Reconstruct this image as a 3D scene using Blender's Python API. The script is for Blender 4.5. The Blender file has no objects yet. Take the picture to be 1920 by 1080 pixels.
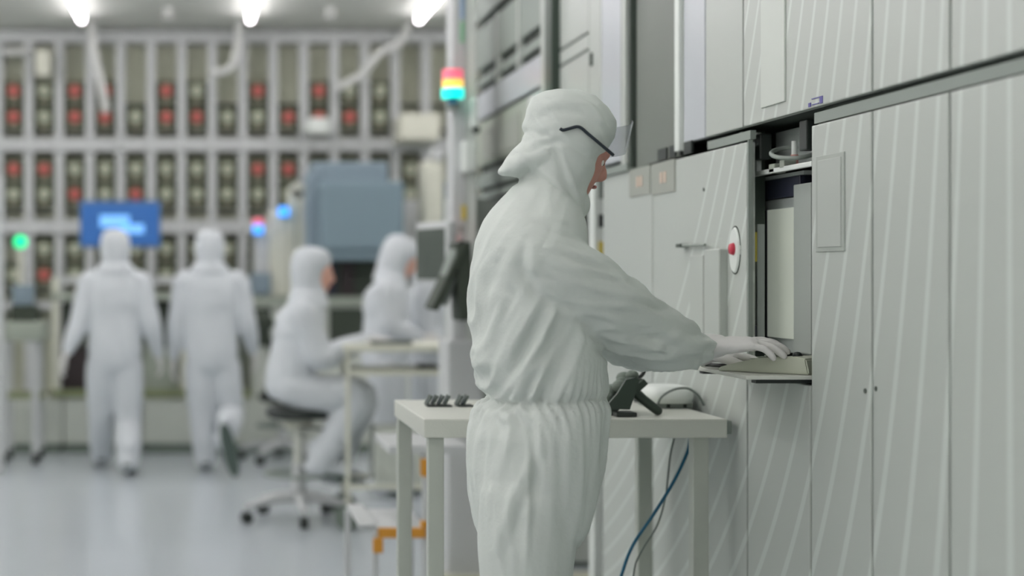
import bpy, bmesh, math, random
from math import pi, sin, cos, radians
from mathutils import Vector, Matrix, noise

random.seed(4)
sc = bpy.context.scene
COL = sc.collection

# ------------------------------------------------------------------ camera
EYE = 1.36            # lens height
F = 3000.0            # focal length in pixels of a 1920 wide frame
CX, CY = 383.0, 517.0
cam_d = bpy.data.cameras.new('camera')
cam = bpy.data.objects.new('camera', cam_d)
COL.objects.link(cam)
cam.location = (0, 0, EYE)
cam.rotation_euler = (pi / 2, 0, 0)
cam_d.sensor_width = 36
cam_d.lens = F / 1920 * 36
cam_d.shift_x = (960 - CX) / 1920
cam_d.shift_y = -(540 - CY) / 1920
cam_d.clip_end = 60
cam_d.dof.use_dof = True
cam_d.dof.focus_distance = 3.68
cam_d.dof.aperture_fstop = 1.6
sc.camera = cam
sc.view_settings.view_transform = 'Standard'
sc.view_settings.look = 'None'
sc.view_settings.gamma = 1
sc.view_settings.use_curve_mapping = False
sc.view_settings.exposure = -0.04
TUBE = 13.4            # tube light emission

w = bpy.data.worlds.new('world')
w.use_nodes = True
w.node_tree.nodes['Background'].inputs[0].default_value = (0.80, 0.86, 0.84, 1)
w.node_tree.nodes['Background'].inputs[1].default_value = 0.3
sc.world = w


def P(px, py, Y):
    """point of the place that lies at depth Y and is seen at photo position px, py"""
    return Vector(((px - CX) * Y / F, Y, EYE + (CY - py) * Y / F))


# --------------------------------------------------------------- materials
def lin(c):
    c = c / 255.0
    return c / 12.92 if c <= 0.04045 else ((c + 0.055) / 1.055) ** 2.4


def rgb(c):
    return (lin(c[0]), lin(c[1]), lin(c[2]), 1)


MATS = {}


def mat(name, c, rough=0.5, metal=0.0, emit=None, estr=0, var=0.0, vscale=8, bump=0, bscale=60, coat=0, alpha=None, trans=0):
    if name in MATS:
        return MATS[name]
    m = bpy.data.materials.new(name)
    m.use_nodes = True
    nt = m.node_tree
    b = nt.nodes['Principled BSDF']
    b.inputs['Base Color'].default_value = rgb(c)
    b.inputs['Roughness'].default_value = rough
    b.inputs['Metallic'].default_value = metal
    if coat:
        b.inputs['Coat Weight'].default_value = coat
        b.inputs['Coat Roughness'].default_value = 0.15
    if trans:
        b.inputs['Transmission Weight'].default_value = trans
        b.inputs['IOR'].default_value = 1.1
    if emit:
        b.inputs['Emission Color'].default_value = rgb(emit)
        b.inputs['Emission Strength'].default_value = estr
    if alpha is not None:
        b.inputs['Alpha'].default_value = alpha
    if var or bump:
        tc = nt.nodes.new('ShaderNodeTexCoord')
        n = nt.nodes.new('ShaderNodeTexNoise')
        n.inputs['Scale'].default_value = vscale
        n.inputs['Detail'].default_value = 4
        nt.links.new(tc.outputs['Object'], n.inputs['Vector'])
        if var:
            mx = nt.nodes.new('ShaderNodeMix')
            mx.data_type = 'RGBA'
            k = 1 - var
            a = rgb(c)
            mx.inputs[6].default_value = (a[0] * k, a[1] * k, a[2] * k, 1)
            mx.inputs[7].default_value = (min(1, a[0] * (1 + var)), min(1, a[1] * (1 + var)), min(1, a[2] * (1 + var)), 1)
            nt.links.new(n.outputs['Fac'], mx.inputs[0])
            nt.links.new(mx.outputs[2], b.inputs['Base Color'])
        if bump:
            n2 = nt.nodes.new('ShaderNodeTexNoise')
            n2.inputs['Scale'].default_value = bscale
            nt.links.new(tc.outputs['Object'], n2.inputs['Vector'])
            bp = nt.nodes.new('ShaderNodeBump')
            bp.inputs['Strength'].default_value = bump
            bp.inputs['Distance'].default_value = 0.01
            nt.links.new(n2.outputs['Fac'], bp.inputs['Height'])
            nt.links.new(bp.outputs[0], b.inputs['Normal'])
    MATS[name] = m
    return m


def striped(name, c, c2):
    """enamelled panel with the printed fan of fine pale curves that runs on over all the panels"""
    m = bpy.data.materials.new(name)
    m.use_nodes = True
    nt = m.node_tree
    L = nt.links
    b = nt.nodes['Principled BSDF']
    g = nt.nodes.new('ShaderNodeNewGeometry')
    sp = nt.nodes.new('ShaderNodeSeparateXYZ')
    L.new(g.outputs['Position'], sp.inputs[0])

    def M(op, a, bb=None, cc=None):
        n = nt.nodes.new('ShaderNodeMath')
        n.operation = op
        for i, v in enumerate((a, bb, cc)):
            if v is None:
                continue
            if isinstance(v, (int, float)):
                n.inputs[i].default_value = v
            else:
                L.new(v, n.inputs[i])
        return n.outputs[0]
    fan = M('MULTIPLY_ADD', sp.outputs[2], 4.8, 10 - 4.8 * EYE)
    off = M('SUBTRACT', sp.outputs[1], 2.69)
    n = M('MULTIPLY', off, fan)
    n = M('ADD', n, 0.08)
    d = M('ABSOLUTE', M('SUBTRACT', M('FRACT', M('ADD', n, 100.5)), 0.5))
    mr = nt.nodes.new('ShaderNodeMapRange')
    mr.interpolation_type = 'SMOOTHSTEP'
    L.new(d, mr.inputs[0])
    mr.inputs[1].default_value = 0.05
    mr.inputs[2].default_value = 0.125
    mr.inputs[3].default_value = 1
    mr.inputs[4].default_value = 0
    lim = M('MULTIPLY', M('LESS_THAN', n, 18.5), M('GREATER_THAN', n, -3.5))
    fac = M('MULTIPLY', mr.outputs[0], lim)
    mx = nt.nodes.new('ShaderNodeMix')
    mx.data_type = 'RGBA'
    L.new(fac, mx.inputs[0])
    mx.inputs[6].default_value = rgb(c)
    mx.inputs[7].default_value = rgb(c2)
    L.new(mx.outputs[2], b.inputs['Base Color'])
    b.inputs['Roughness'].default_value = 0.38
    MATS[name] = m
    return m


M_panel = mat('enamel_panel', (184, 191, 184), 0.36)
M_panel_b = mat('cool_enamel_panel', (192, 198, 202), 0.3)
M_stripe = striped('printed_enamel_panel', (186, 193, 186), (204, 212, 205))
M_backing = mat('machine_core', (62, 70, 64), 0.7)
M_trim = mat('grey_trim', (140, 150, 142), 0.5)
M_darktrim = mat('dark_trim', (70, 80, 72), 0.5)
M_darkpost = mat('dark_post', (58, 72, 62), 0.4)
M_greyglass = mat('grey_column_panel', (112, 119, 111), 0.45)
M_plate = mat('grey_plate', (158, 163, 153), 0.5)
M_orange_tick = mat('pale_orange_mark', (206, 188, 170), 0.5)
M_black = mat('black_plastic', (38, 46, 42), 0.45)
M_black2 = mat('blue_black_plastic', (40, 44, 60), 0.45)
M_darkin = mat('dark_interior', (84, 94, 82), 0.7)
M_mon = mat('monitor_grey', (158, 166, 162), 0.45)
M_mon_d = mat('monitor_side_grey', (160, 168, 162), 0.5)
M_screen = mat('idle_screen', (178, 184, 172), 0.35, emit=(150, 156, 146), estr=0.5)
M_red = mat('red_button', (205, 60, 80), 0.4)
M_yel = mat('yellow_label', (215, 195, 80), 0.5)
M_olive = mat('olive_yellow', (190, 175, 60), 0.5)
M_white = mat('white_plastic', (225, 232, 226), 0.4)
M_blue_ink = mat('blue_ink', (96, 92, 160), 0.5)
M_cover = mat('cover_rim', (170, 178, 170), 0.45)
M_coverp = mat('pale_cover', (204, 211, 203), 0.45)
M_steel = mat('brushed_steel', (216, 219, 209), 0.38, 0.2, bump=0.05, bscale=200)
M_steel_d = mat('steel_tube', (188, 194, 184), 0.4, 0.15)
M_beige = mat('beige_keypad', (190, 196, 178), 0.5)
M_suit = mat('cleanroom_fabric', (208, 215, 209), 0.85, bump=0.12, bscale=90)
M_suit_f = mat('cleanroom_fabric_cool', (210, 216, 219), 0.85, bump=0.1, bscale=60)
M_glove = mat('glove_rubber', (222, 222, 218), 0.5)
M_skin = mat('skin', (222, 172, 152), 0.55)
M_skin_d = mat('ruddy_skin', (192, 142, 128), 0.55)
M_eye = mat('eye_dark', (50, 38, 32), 0.2)
M_eyew = mat('eye_white', (225, 222, 215), 0.3)
M_lip = mat('lip', (165, 92, 84), 0.5)
M_sole = mat('boot_sole', (80, 95, 88), 0.7)
M_glass_f = mat('spectacle_frame', (38, 48, 56), 0.3)
M_lens = mat('safety_lens', (205, 214, 220), 0.15, alpha=0.55)
M_floor = mat('floor_vinyl', (190, 198, 202), 0.22, var=0.04, vscale=1.2)
M_ceil = mat('ceiling_panel', (222, 226, 218), 0.7, var=0.03, vscale=2)
M_wall = mat('wall_paint', (215, 218, 212), 0.7)
M_rack = mat('rack_enamel', (200, 204, 203), 0.5)
M_cell = mat('rack_back', (205, 208, 186), 0.7, var=0.15, vscale=3)
M_pod = mat('pod_body', (94, 102, 78), 0.6)
M_podred = mat('pod_cap_red', (196, 104, 96), 0.5)
M_podpale = mat('pod_cap_pale', (186, 191, 170), 0.5)
M_podlab = mat('pod_label', (150, 148, 128), 0.6)
M_tube = mat('tube_glow', (255, 255, 255), 0.5, emit=(255, 246, 251), estr=TUBE)
M_duct = mat('pale_duct', (205, 208, 204), 0.6)
M_cream = mat('cream_enamel', (218, 220, 204), 0.5)
M_hood = mat('blue_grey_enamel', (132, 150, 160), 0.5)
M_hood2 = mat('blue_grey_enamel_deep', (124, 145, 154), 0.5)
M_oliv_rail = mat('olive_rail', (138, 148, 108), 0.5)
M_bench = mat('bench_grey', (165, 174, 160), 0.5)
M_lowgrey = mat('low_cabinet_grey', (200, 206, 196), 0.45)
M_kick = mat('kick_grey', (110, 122, 112), 0.6)
M_dkgreen = mat('dark_green_grey', (58, 68, 56), 0.6)
M_brown = mat('dark_brown', (58, 50, 50), 0.6)
M_orange = mat('orange_bracket', (214, 150, 50), 0.5)
M_bluecable = mat('blue_cable', (20, 100, 132), 0.45)
M_greycable = mat('grey_cable', (118, 128, 122), 0.5)
M_slat = mat('pale_slat', (200, 202, 184), 0.5)
M_bluescr = mat('blue_screen', (40, 90, 150), 0.4, emit=(40, 92, 160), estr=0.5)
M_bluetxt = mat('pale_blue_screen_image', (120, 180, 240), 0.4, emit=(120, 185, 250), estr=0.75)
M_bluefr = mat('blue_bezel', (80, 120, 170), 0.4)
M_lgreen = mat('green_lamp', (0, 220, 140), 0.4, emit=(0, 235, 150), estr=1.4)
M_lblue = mat('blue_lamp', (60, 150, 250), 0.4, emit=(60, 160, 255), estr=1.5)
M_lpink = mat('pink_lamp', (240, 120, 140), 0.4, emit=(250, 110, 135), estr=0.7)
M_lorange = mat('amber_lamp', (250, 190, 80), 0.4, emit=(255, 200, 90), estr=1.2)
M_lcyan = mat('cyan_lamp', (0, 240, 220), 0.4, emit=(0, 245, 225), estr=1.3)
M_lred = mat('small_red_lamp', (240, 90, 70), 0.4, emit=(255, 90, 60), estr=1.0)
M_tealbase = mat('teal_lamp_base', (20, 100, 130), 0.4)
M_green_tape = mat('green_tape', (150, 200, 165), 0.5)
M_blue_tape = mat('blue_tape', (160, 185, 210), 0.5)
M_highlight = mat('white_highlight', (240, 242, 236), 0.25)  # plain white for the reflected highlight on the far module
M_pinklab = mat('pink_mark', (215, 160, 150), 0.5)


# ------------------------------------------------------------ mesh helpers
def box(bm, x0, x1, y0, y1, z0, z1, rot=None, bev=0.0):
    c = Vector(((x0 + x1) / 2, (y0 + y1) / 2, (z0 + z1) / 2))
    m = Matrix.Translation(c)
    if rot is not None:
        m = m @ rot
    m = m @ Matrix.Diagonal((abs(x1 - x0), abs(y1 - y0), abs(z1 - z0), 1))
    r = bmesh.ops.create_cube(bm, size=1, matrix=m)
    if bev > 0:
        es = set()
        for v in r['verts']:
            for e in v.link_edges:
                es.add(e)
        bmesh.ops.bevel(bm, geom=list(es), offset=bev, segments=2, affect='EDGES', profile=0.6)
    return bm


def cyl(bm, a, b, r, r2=None, n=20):
    a, b = Vector(a), Vector(b)
    d = b - a
    q = d.to_track_quat('Z', 'Y').to_matrix().to_4x4()
    bmesh.ops.create_cone(bm, cap_ends=True, segments=n, radius1=r, radius2=r if r2 is None else r2,
                          depth=d.length, matrix=Matrix.Translation((a + b) / 2) @ q)
    return bm


def ball(bm, c, r, sx=1, sy=1, sz=1, rot=None, n=16):
    m = Matrix.Translation(Vector(c))
    if rot is not None:
        m = m @ rot
    bmesh.ops.create_uvsphere(bm, u_segments=n * 2, v_segments=n, radius=r, matrix=m @ Matrix.Diagonal((sx, sy, sz, 1)))
    return bm


def rings(bm, secs, n=24, power=2.0):
    """secs: (centre, u vector, v vector); closed loft through super-ellipses"""
    prev = None
    allr = []
    for c, u, v in secs:
        ring = []
        for i in range(n):
            t = 2 * pi * i / n
            ct, st = cos(t), sin(t)
            k = (abs(ct) ** power + abs(st) ** power) ** (-1.0 / power)
            ring.append(bm.verts.new(c + u * (ct * k) + v * (st * k)))
        allr.append(ring)
        if prev:
            for i in range(n):
                j = (i + 1) % n
                bm.faces.new((prev[i], prev[j], ring[j], ring[i]))
        prev = ring
    bm.faces.new(list(reversed(allr[0])))
    bm.faces.new(allr[-1])
    return bm


def smooth_pts(pts, sub=6):
    """Catmull-Rom through tuples (Vector, r...)"""
    out = []
    n = len(pts)
    for i in range(n - 1):
        p0 = pts[max(0, i - 1)]
        p1 = pts[i]
        p2 = pts[i + 1]
        p3 = pts[min(n - 1, i + 2)]
        for k in range(sub):
            t = k / sub
            row = []
            for a, b, c, d in zip(p0, p1, p2, p3):
                row.append(0.5 * ((2 * b) + (c - a) * t + (2 * a - 5 * b + 4 * c - d) * t * t + (3 * b - a - 3 * c + d) * t ** 3))
            out.append(tuple(row))
    out.append(tuple(pts[-1]))
    return out


def limb(bm, pts, n=16, sub=5, ends=True):
    """round tapering tube through (Vector, radius)"""
    pts = smooth_pts([(Vector(p), float(r)) for p, r in pts], sub) if len(pts) > 2 or sub > 1 else pts
    secs = []
    up = None
    m = len(pts)
    for i, (p, r) in enumerate(pts):
        a = pts[max(0, i - 1)][0]
        b = pts[min(m - 1, i + 1)][0]
        t = (b - a).normalized()
        if up is None:
            up = Vector((0, 0, 1)) if abs(t.z) < 0.8 else Vector((0, 1, 0))
        u = t.cross(up).normalized()
        v = u.cross(t).normalized()
        up = v
        secs.append((p, t, u, v, r))
    out = []
    if ends:
        p, t, u, v, r = secs[0]
        for k in (80, 55, 30):
            a = radians(k)
            out.append((p - t * (r * sin(a)), u * (r * cos(a)), v * (r * cos(a))))
    for p, t, u, v, r in secs:
        out.append((p, u * r, v * r))
    if ends:
        p, t, u, v, r = secs[-1]
        for k in (30, 55, 80):
            a = radians(k)
            out.append((p + t * (r * sin(a)), u * (r * cos(a)), v * (r * cos(a))))
    return rings(bm, out, n)


def cable(bm, pts, r, n=8, sub=8):
    return limb(bm, [(p, r) for p in pts], n=n, sub=sub, ends=False)


def NB():
    return bmesh.new()


ORIG = {}


def link(name, me, m, parent=None, smooth=False):
    o = bpy.data.objects.new(name, me)
    COL.objects.link(o)
    if m is not None:
        me.materials.clear()
        me.materials.append(m)
    if parent is not None:
        o.parent = parent
        org = ORIG[parent.name]
    else:
        org = Vector((0, 0, 0))
    ORIG[o.name] = org
    if org.length > 0:
        me.transform(Matrix.Translation(-org))
    if smooth:
        me.polygons.foreach_set('use_smooth', [True] * len(me.polygons))
    return o


def part(name, bm, m, parent=None, smooth=False, label=None):
    bmesh.ops.recalc_face_normals(bm, faces=bm.faces)
    me = bpy.data.meshes.new(name)
    bm.to_mesh(me)
    bm.free()
    o = link(name, me, m, parent, smooth)
    if label:
        o['label'] = label
    return o


def solo(name, bm, m, label, cat, group=None, smooth=False):
    """a thing that is one mesh; its origin goes to its base"""
    cs = [v.co for v in bm.verts]
    lo = Vector((min(c[i] for c in cs) for i in range(3)))
    hi = Vector((max(c[i] for c in cs) for i in range(3)))
    org = Vector(((lo.x + hi.x) / 2, (lo.y + hi.y) / 2, lo.z))
    bmesh.ops.translate(bm, verts=bm.verts, vec=-org)
    o = part(name, bm, m, None, smooth)
    o.location = org
    ORIG[o.name] = org
    o['label'] = label
    o['category'] = cat
    if group:
        o['group'] = group
    return o


def thing(name, label, cat, loc, group=None):
    o = bpy.data.objects.new(name, None)
    COL.objects.link(o)
    o.empty_display_size = 0.1
    o.location = loc
    ORIG[o.name] = Vector(loc)
    o['label'] = label
    o['category'] = cat
    if group:
        o['group'] = group
    return o


def struct(name, bm, m):
    o = part(name, bm, m)
    o['kind'] = 'structure'
    return o


def dup(root, loc, label, group=None):
    r = root.copy()
    COL.objects.link(r)
    r.location = loc
    r['label'] = label
    if group:
        r['group'] = group
    for ch in list(root.children):
        c = ch.copy()
        COL.objects.link(c)
        c.parent = r
        for g in ch.children:
            d = g.copy()
            COL.objects.link(d)
            d.parent = c
    return r


def remesh(bm, voxel, iters=3, fold=None, factor=0.5):
    bmesh.ops.recalc_face_normals(bm, faces=bm.faces)
    me = bpy.data.meshes.new('tmp')
    bm.to_mesh(me)
    bm.free()
    o = bpy.data.objects.new('tmp', me)
    COL.objects.link(o)
    r = o.modifiers.new('r', 'REMESH')
    r.mode = 'VOXEL'
    r.voxel_size = voxel
    s = o.modifiers.new('s', 'SMOOTH')
    s.factor = factor
    s.iterations = iters
    dg = bpy.context.evaluated_depsgraph_get()
    out = bpy.data.meshes.new_from_object(o.evaluated_get(dg))
    bpy.data.objects.remove(o)
    bpy.data.meshes.remove(me)
    if fold:
        nrm = [v.normal.copy() for v in out.vertices]
        for v, nn in zip(out.vertices, nrm):
            v.co = v.co + nn * fold(v.co, nn)
    out.polygons.foreach_set('use_smooth', [True] * len(out.polygons))
    out.update()
    return out


def mpart(name, me, m, parent, label=None):
    me.name = name
    o = link(name, me, m, parent)
    if label:
        o['label'] = label
    return o


# ====================================================== THE ROOM
X_L, X_R, Y_B, Y_F, Z_C = -4.2, 4.0, -8.0, 14.6, 3.52
struct('floor', box(NB(), X_L, X_R, Y_B, Y_F, -0.1, 0), M_floor)
struct('ceiling', box(NB(), X_L, X_R, Y_B, Y_F, Z_C, Z_C + 0.1), M_ceil)
struct('wall_back', box(NB(), X_L, X_R, Y_F, Y_F + 0.1, 0, Z_C), M_wall)
struct('wall_front', box(NB(), X_L, X_R, Y_B - 0.1, Y_B, 0, Z_C), M_wall)
struct('wall_left', box(NB(), X_L - 0.1, X_L, Y_B, Y_F, 0, Z_C), M_wall)
struct('wall_right', box(NB(), X_R, X_R + 0.1, Y_B, Y_F, 0, Z_C), M_wall)

# ceiling tube lights, rows 1.39 m apart running down the aisle
LZ = 3.50


def tube_fixture(x, y0, ln, label):
    t = thing('ceiling_light', label, 'ceiling light', (x, y0, Z_C), 'tube lights on the ceiling')
    bm = box(NB(), x - 0.05, x + 0.05, y0 - ln, y0, LZ + 0.001, Z_C, bev=0.004)
    part('housing', bm, M_white, t)
    bm = limb(NB(), [(Vector((x, y0 - 0.02, LZ - 0.03)), 0.028), (Vector((x, y0 - ln / 2, LZ - 0.03)), 0.028), (Vector((x, y0 - ln + 0.02, LZ - 0.03)), 0.028)], n=14, sub=2)
    part('tube', bm, M_tube, t, True)
    return t


rows = [(-1.01, 'leftmost of the three visible tube lights at the far end of the ceiling'),
        (0.38, 'middle one of the three visible tube lights, straight above the aisle'),
        (1.77, 'rightmost of the three visible tube lights, slanting right beside the machine pillar')]
first = {}
for x, lb in rows:
    first[x] = tube_fixture(x, 13.2, 2.5, lb)
names = {-3.79: 'outer left row', -2.4: 'left row', -1.01: 'left aisle row', 0.38: 'central aisle row', 1.77: 'row above the machine', 3.16: 'row along the right wall'}
ordn = ['far end', 'second from the far end', 'third from the far end', 'fourth from the far end', 'fifth from the far end', 'sixth from the far end', 'seventh from the far end, added as fill', 'nearest end, added as fill']
for x in names:
    for k in range(8):
        if k == 0 and x in first:
            continue
        if x > 0 and (k == 4 or (k > 3 and x > 1)):      # gaps in these rows keep glare off the upper machine panels
            continue
        dup(first[0.38], (x, 13.2 - 2.65 * k, Z_C), 'ceiling tube light, %s, %s' % (names[x], ordn[k]), 'tube lights on the ceiling')  # fixtures behind the camera are unseen; the last two per row added for fill

for px, wd in ((315, 'left'), (620, 'right')):
    p = P(px, 20, 12.9)
    bm = cyl(NB(), (p.x, 12.9, 3.46), (p.x, 12.9, Z_C), 0.035)
    cyl(bm, (p.x, 12.9, 3.43), (p.x, 12.9, 3.46), 0.06, 0.035)
    solo('ceiling_sprinkler', bm, M_duct, 'small pale ceiling fitting between tube lights, the %s one of two' % wd, 'sprinkler', 'ceiling fittings')

# ====================================================== STORAGE RACK AT THE FAR END
YR = 14.0
SR = F / YR
px0, dpx = 54.0, 57.3
rack = thing('storage_rack', 'tall pale steel storage rack of narrow pod cells filling the far end', 'storage rack', (0, YR, 0))


def RX(px):
    return (px - CX) / SR


def RZ(py):
    return EYE + (CY - py) / SR


bm = box(NB(), RX(-8), RX(1010), YR + 0.18, YR + 0.22, 0, Z_C - 0.02)
part('back_panel', bm, M_cell, rack)
cols = [px0 + dpx * i for i in range(-1, 16)]
for cxp in cols:
    part('post', box(NB(), RX(cxp - 8.5), RX(cxp + 8.5), YR - 0.02, YR + 0.18, 0, Z_C - 0.02, bev=0.008), M_rack, rack)
for (ya, yb) in ((58, 80), (259, 284), (413, 438), (566, 580)):
    part('beam', box(NB(), RX(-8), RX(1010), YR - 0.04, YR + 0.179, RZ(yb), RZ(ya), bev=0.008), M_rack, rack)
part('base', box(NB(), RX(-8), RX(1010), YR - 0.03, YR + 0.179, 0, 0.2), M_rack, rack)


def pod(m, label):
    t = thing('storage_pod', label, 'storage pod', (0, YR, 0), 'storage pods in the rack')
    hw = 0.092
    bm = box(NB(), -hw, hw, YR + 0.04, YR + 0.17, 0.004, 0.205, bev=0.02)
    part('body', bm, M_pod, t)
    bm = cyl(NB(), (0, YR - 0.005, 0.115), (0, YR + 0.04, 0.115), 0.052, n=28)
    cyl(bm, (0, YR - 0.02, 0.115), (0, YR - 0.004, 0.115), 0.03, n=20)
    part('cap', bm, m, t, False)
    bm = box(NB(), -0.05, 0.05, YR + 0.03, YR + 0.041, 0.01, 0.04)
    part('label_strip', bm, M_podlab, t)
    return t


R, W, N_ = 'r', 'w', '-'
grid = [
    (170, 'RWRRNRWNRNRWWN'),
    (219, 'RWRRWRRWWRRRWN'),
    (317, 'RRWWWWWWRRWWWW'),
    (364, 'WWRWRWWWWWWWWW'),
    (467, 'NWWWWWWWWWRWWW'),
    (515, 'WRWRWWRWWWWWNN'),
]
rown = ['top row', 'second row', 'third row', 'fourth row', 'fifth row', 'sixth row']
coln = ['first', 'second', 'third', 'fourth', 'fifth', 'sixth', 'seventh', 'eighth', 'ninth', 'tenth', 'eleventh', 'twelfth', 'thirteenth', 'fourteenth']
proto = {}
for ri, (py, line) in enumerate(grid):
    # shelf ledges carrying the pods of this row
    zc = RZ(py)
    for ci, ch in enumerate(line):
        if ch == 'N':
            continue
        x = RX(22.5 + dpx * ci + 2.8)
        z = zc - 0.115
        lab = '%s-capped storage pod in the %s of the rack, %s column from the left' % ('red' if ch == 'R' else 'pale', rown[ri], coln[ci])
        if ch not in proto:
            t = pod(M_podred if ch == 'R' else M_podpale, lab)
            proto[ch] = t
            t.location = (x, YR, z)
        else:
            dup(proto[ch], (x, YR, z), lab, 'storage pods in the rack')
    bm = NB()
    box(bm, RX(-2), RX(850), YR + 0.03, YR + 0.175, zc - 0.123, zc - 0.113)
    part('shelf', bm, M_darktrim, rack)

# loose ducts and boxes hanging before the rack
YD = 13.55


def duct(pts, r, label):
    bm = limb(NB(), [(P(a, b, YD), r) for a, b in pts], n=14, sub=6)
    return solo('flexible_duct', bm, M_duct, label, 'duct', 'pale ducts before the storage rack', True)


duct([(172, 44), (176, 90), (188, 150), (198, 205)], 0.036, 'pale straight duct slanting down over the fourth rack column')
duct([(448, 44), (446, 80), (438, 118), (424, 132), (398, 137)], 0.034, 'pale hooked duct curling left over the eighth rack column')
duct([(765, 44), (752, 78), (712, 100), (680, 138), (636, 163)], 0.034, 'pale zigzag duct sloping down left of the signal tower')
bm = box(NB(), *(P(578, 0, YD).x, P(618, 0, YD).x), YD, YD + 0.2, P(0, 250, YD).z, P(0, 220, YD).z, bev=0.02)
box(bm, P(572, 0, YD).x, P(622, 0, YD).x, YD + 0.2, 13.97, P(0, 240, YD).z, P(0, 228, YD).z)
solo('rack_camera_box', bm, M_white, 'white small box on the rack above the blue grey cabinet', 'box')
bm = box(NB(), P(752, 0, 13.4).x, P(826, 0, 13.4).x, 13.4, 13.96, P(0, 262, 13.4).z, P(0, 212, 13.4).z, bev=0.02)
t = solo('wall_duct_box', bm, M_cream, 'beige box fixed to the rack left of the pillar', 'box')
bm = box(NB(), P(60, 0, YD).x, P(88, 0, YD).x, 13.8, 13.975, P(0, 142, 13.8).z, P(0, 92, 13.8).z, bev=0.02)
solo('rack_bin', bm, M_cream, 'cream bin in the second column at the top of the rack', 'bin')
bm = cyl(NB(), P(6, 97, 13.943), P(52, 97, 13.943), 0.035)
solo('rack_roll', bm, M_duct, 'pale roll lying across the top left cell of the rack', 'roll')

# ====================================================== LOW CABINETS AND BENCH BEHIND THE WALKERS
YL = 12.25
SL = F / YL


def LX(px, Y=YL):
    return (px - CX) * Y / F


def LZ_(py, Y=YL):
    return EYE + (CY - py) * Y / F


edges = [-20, 118, 268, 420, 572, 700, 838]
pos = ['far left, below the instrument trolley', 'behind the left walking person', 'between the two walking persons',
       'behind the right walking person', 'behind the seated person', 'behind the workbench of the seated person']
for i in range(6):
    t = thing('low_cabinet', 'low grey floor cabinet with dark plinth, %s' % pos[i], 'cabinet', (LX(edges[i]), YL, 0), 'low cabinets below the bench')
    part('body', box(NB(), LX(edges[i]) + 0.004, LX(edges[i + 1]) - 0.004, YL, YL + 0.6, 0.075, LZ_(748), bev=0.008), M_lowgrey, t)
    part('plinth', box(NB(), LX(edges[i]) + 0.01, LX(edges[i + 1]) - 0.01, YL - 0.006, YL + 0.56, 0, 0.075), M_kick, t)

t = thing('equipment_bench', 'long bench with beige posts and olive lower rail behind the walking persons', 'bench', (LX(200), YL, LZ_(748)))
for px in (103, 345, 430):
    part('post', box(NB(), LX(px - 7), LX(px + 7), YL + 0.02, YL + 0.09, LZ_(748), LZ_(520), bev=0.005), M_cream, t)
part('top', box(NB(), LX(95), LX(470), YL + 0.0, YL + 0.6, LZ_(563), LZ_(549), bev=0.008), M_bench, t)
part('upper_shelf', box(NB(), LX(95), LX(470), YL + 0.05, YL + 0.5, LZ_(533), LZ_(519), bev=0.01), M_rack, t)
part('lower_rail', box(NB(), LX(95), LX(470), YL - 0.02, YL + 0.03, LZ_(744), LZ_(731), bev=0.004), M_oliv_rail, t)
part('back_board', box(NB(), LX(110), LX(470), YL + 0.56, YL + 0.59, LZ_(748), LZ_(563)), M_bench, t)
for a, b, c, d, m, lb in ((112, 133, 568, 640, M_dkgreen, 'dark upright module under the bench, left of the left walking person'),
                          (283, 326, 566, 640, M_dkgreen, 'dark module under the bench between the walking persons'),
                          (112, 160, 655, 720, M_brown, 'dark low module under the bench by the hand of the left walker'),
                          (270, 330, 650, 722, M_bench, 'pale grey crate under the bench between the walking persons')):
    z0 = LZ_(748)
    bm = box(NB(), LX(a), LX(b), YL + 0.12, YL + 0.5, z0 if d > 700 else LZ_(655), LZ_(c), bev=0.01)
    if d <= 700:
        pass
    solo('bench_module', bm, m, lb, 'equipment box')
# big blue display standing on the bench shelf
YS = 12.1
t = thing('display_screen', 'large blue display screen above the head of the left walking person', 'screen', P(225, 519, YS + 0.3))


def R2(px0, px1, py0, py1, Y0, Y1, bev=0.0):
    a, b = P(px0, py1, Y0), P(px1, py0, Y0)
    return box(NB(), a.x, b.x, Y0, Y1, a.z, b.z, bev=bev)


part('bezel', R2(149, 301, 376, 464, YS, YS + 0.08, 0.012), M_bluefr, t)
part('screen', R2(153, 297, 384, 458, YS - 0.004, YS + 0.01), M_bluescr, t)
bm = R2(187, 243, 403, 426, YS - 0.006, YS)
a, b = P(225, 438, YS), P(270, 420, YS)
box(bm, a.x, b.x, YS - 0.006, YS, a.z, b.z)
part('screen_image', bm, M_bluetxt, t, label='pale blue picture on the screen')
part('stand', box(NB(), LX(218), LX(236), YS + 0.08, YS + 0.28, LZ_(519), P(0, 440, YS).z), M_darktrim, t)

# instrument trolley at the far left
YT = 11.75
t = thing('instrument_trolley', 'pale instrument trolley on castors at the left edge', 'trolley', (P(42, 0, YT).x, YT, 0))
part('tray', R2(4, 82, 604, 640, YT - 0.25, YT + 0.2, 0.02), M_bench, t)
for px, yy in ((14, -0.2), (72, -0.2), (14, 0.15), (72, 0.15)):
    x = P(px, 0, YT).x
    l = part('leg', box(NB(), x - 0.025, x + 0.025, YT + yy - 0.025, YT + yy + 0.025, 0.08, P(0, 636, YT).z), M_rack, t)
    part('castor', cyl(NB(), (x - 0.02, YT + yy, 0.042), (x + 0.02, YT + yy, 0.042), 0.042), M_black, l)
part('lower_shelf', R2(8, 78, 740, 748, YT - 0.2, YT + 0.16), M_oliv_rail, t)
zt = P(0, 604, YT - 0.25).z
t = thing('trolley_monitor', 'small dark monitor with a blue top on the left trolley', 'monitor', (P(46, 0, YT).x, YT, zt))
a = P(22, 604, YT)
b = P(72, 572, YT)
part('body', box(NB(), a.x, b.x, YT - 0.1, YT + 0.1, zt, b.z, bev=0.01), M_dkgreen, t)
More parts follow.
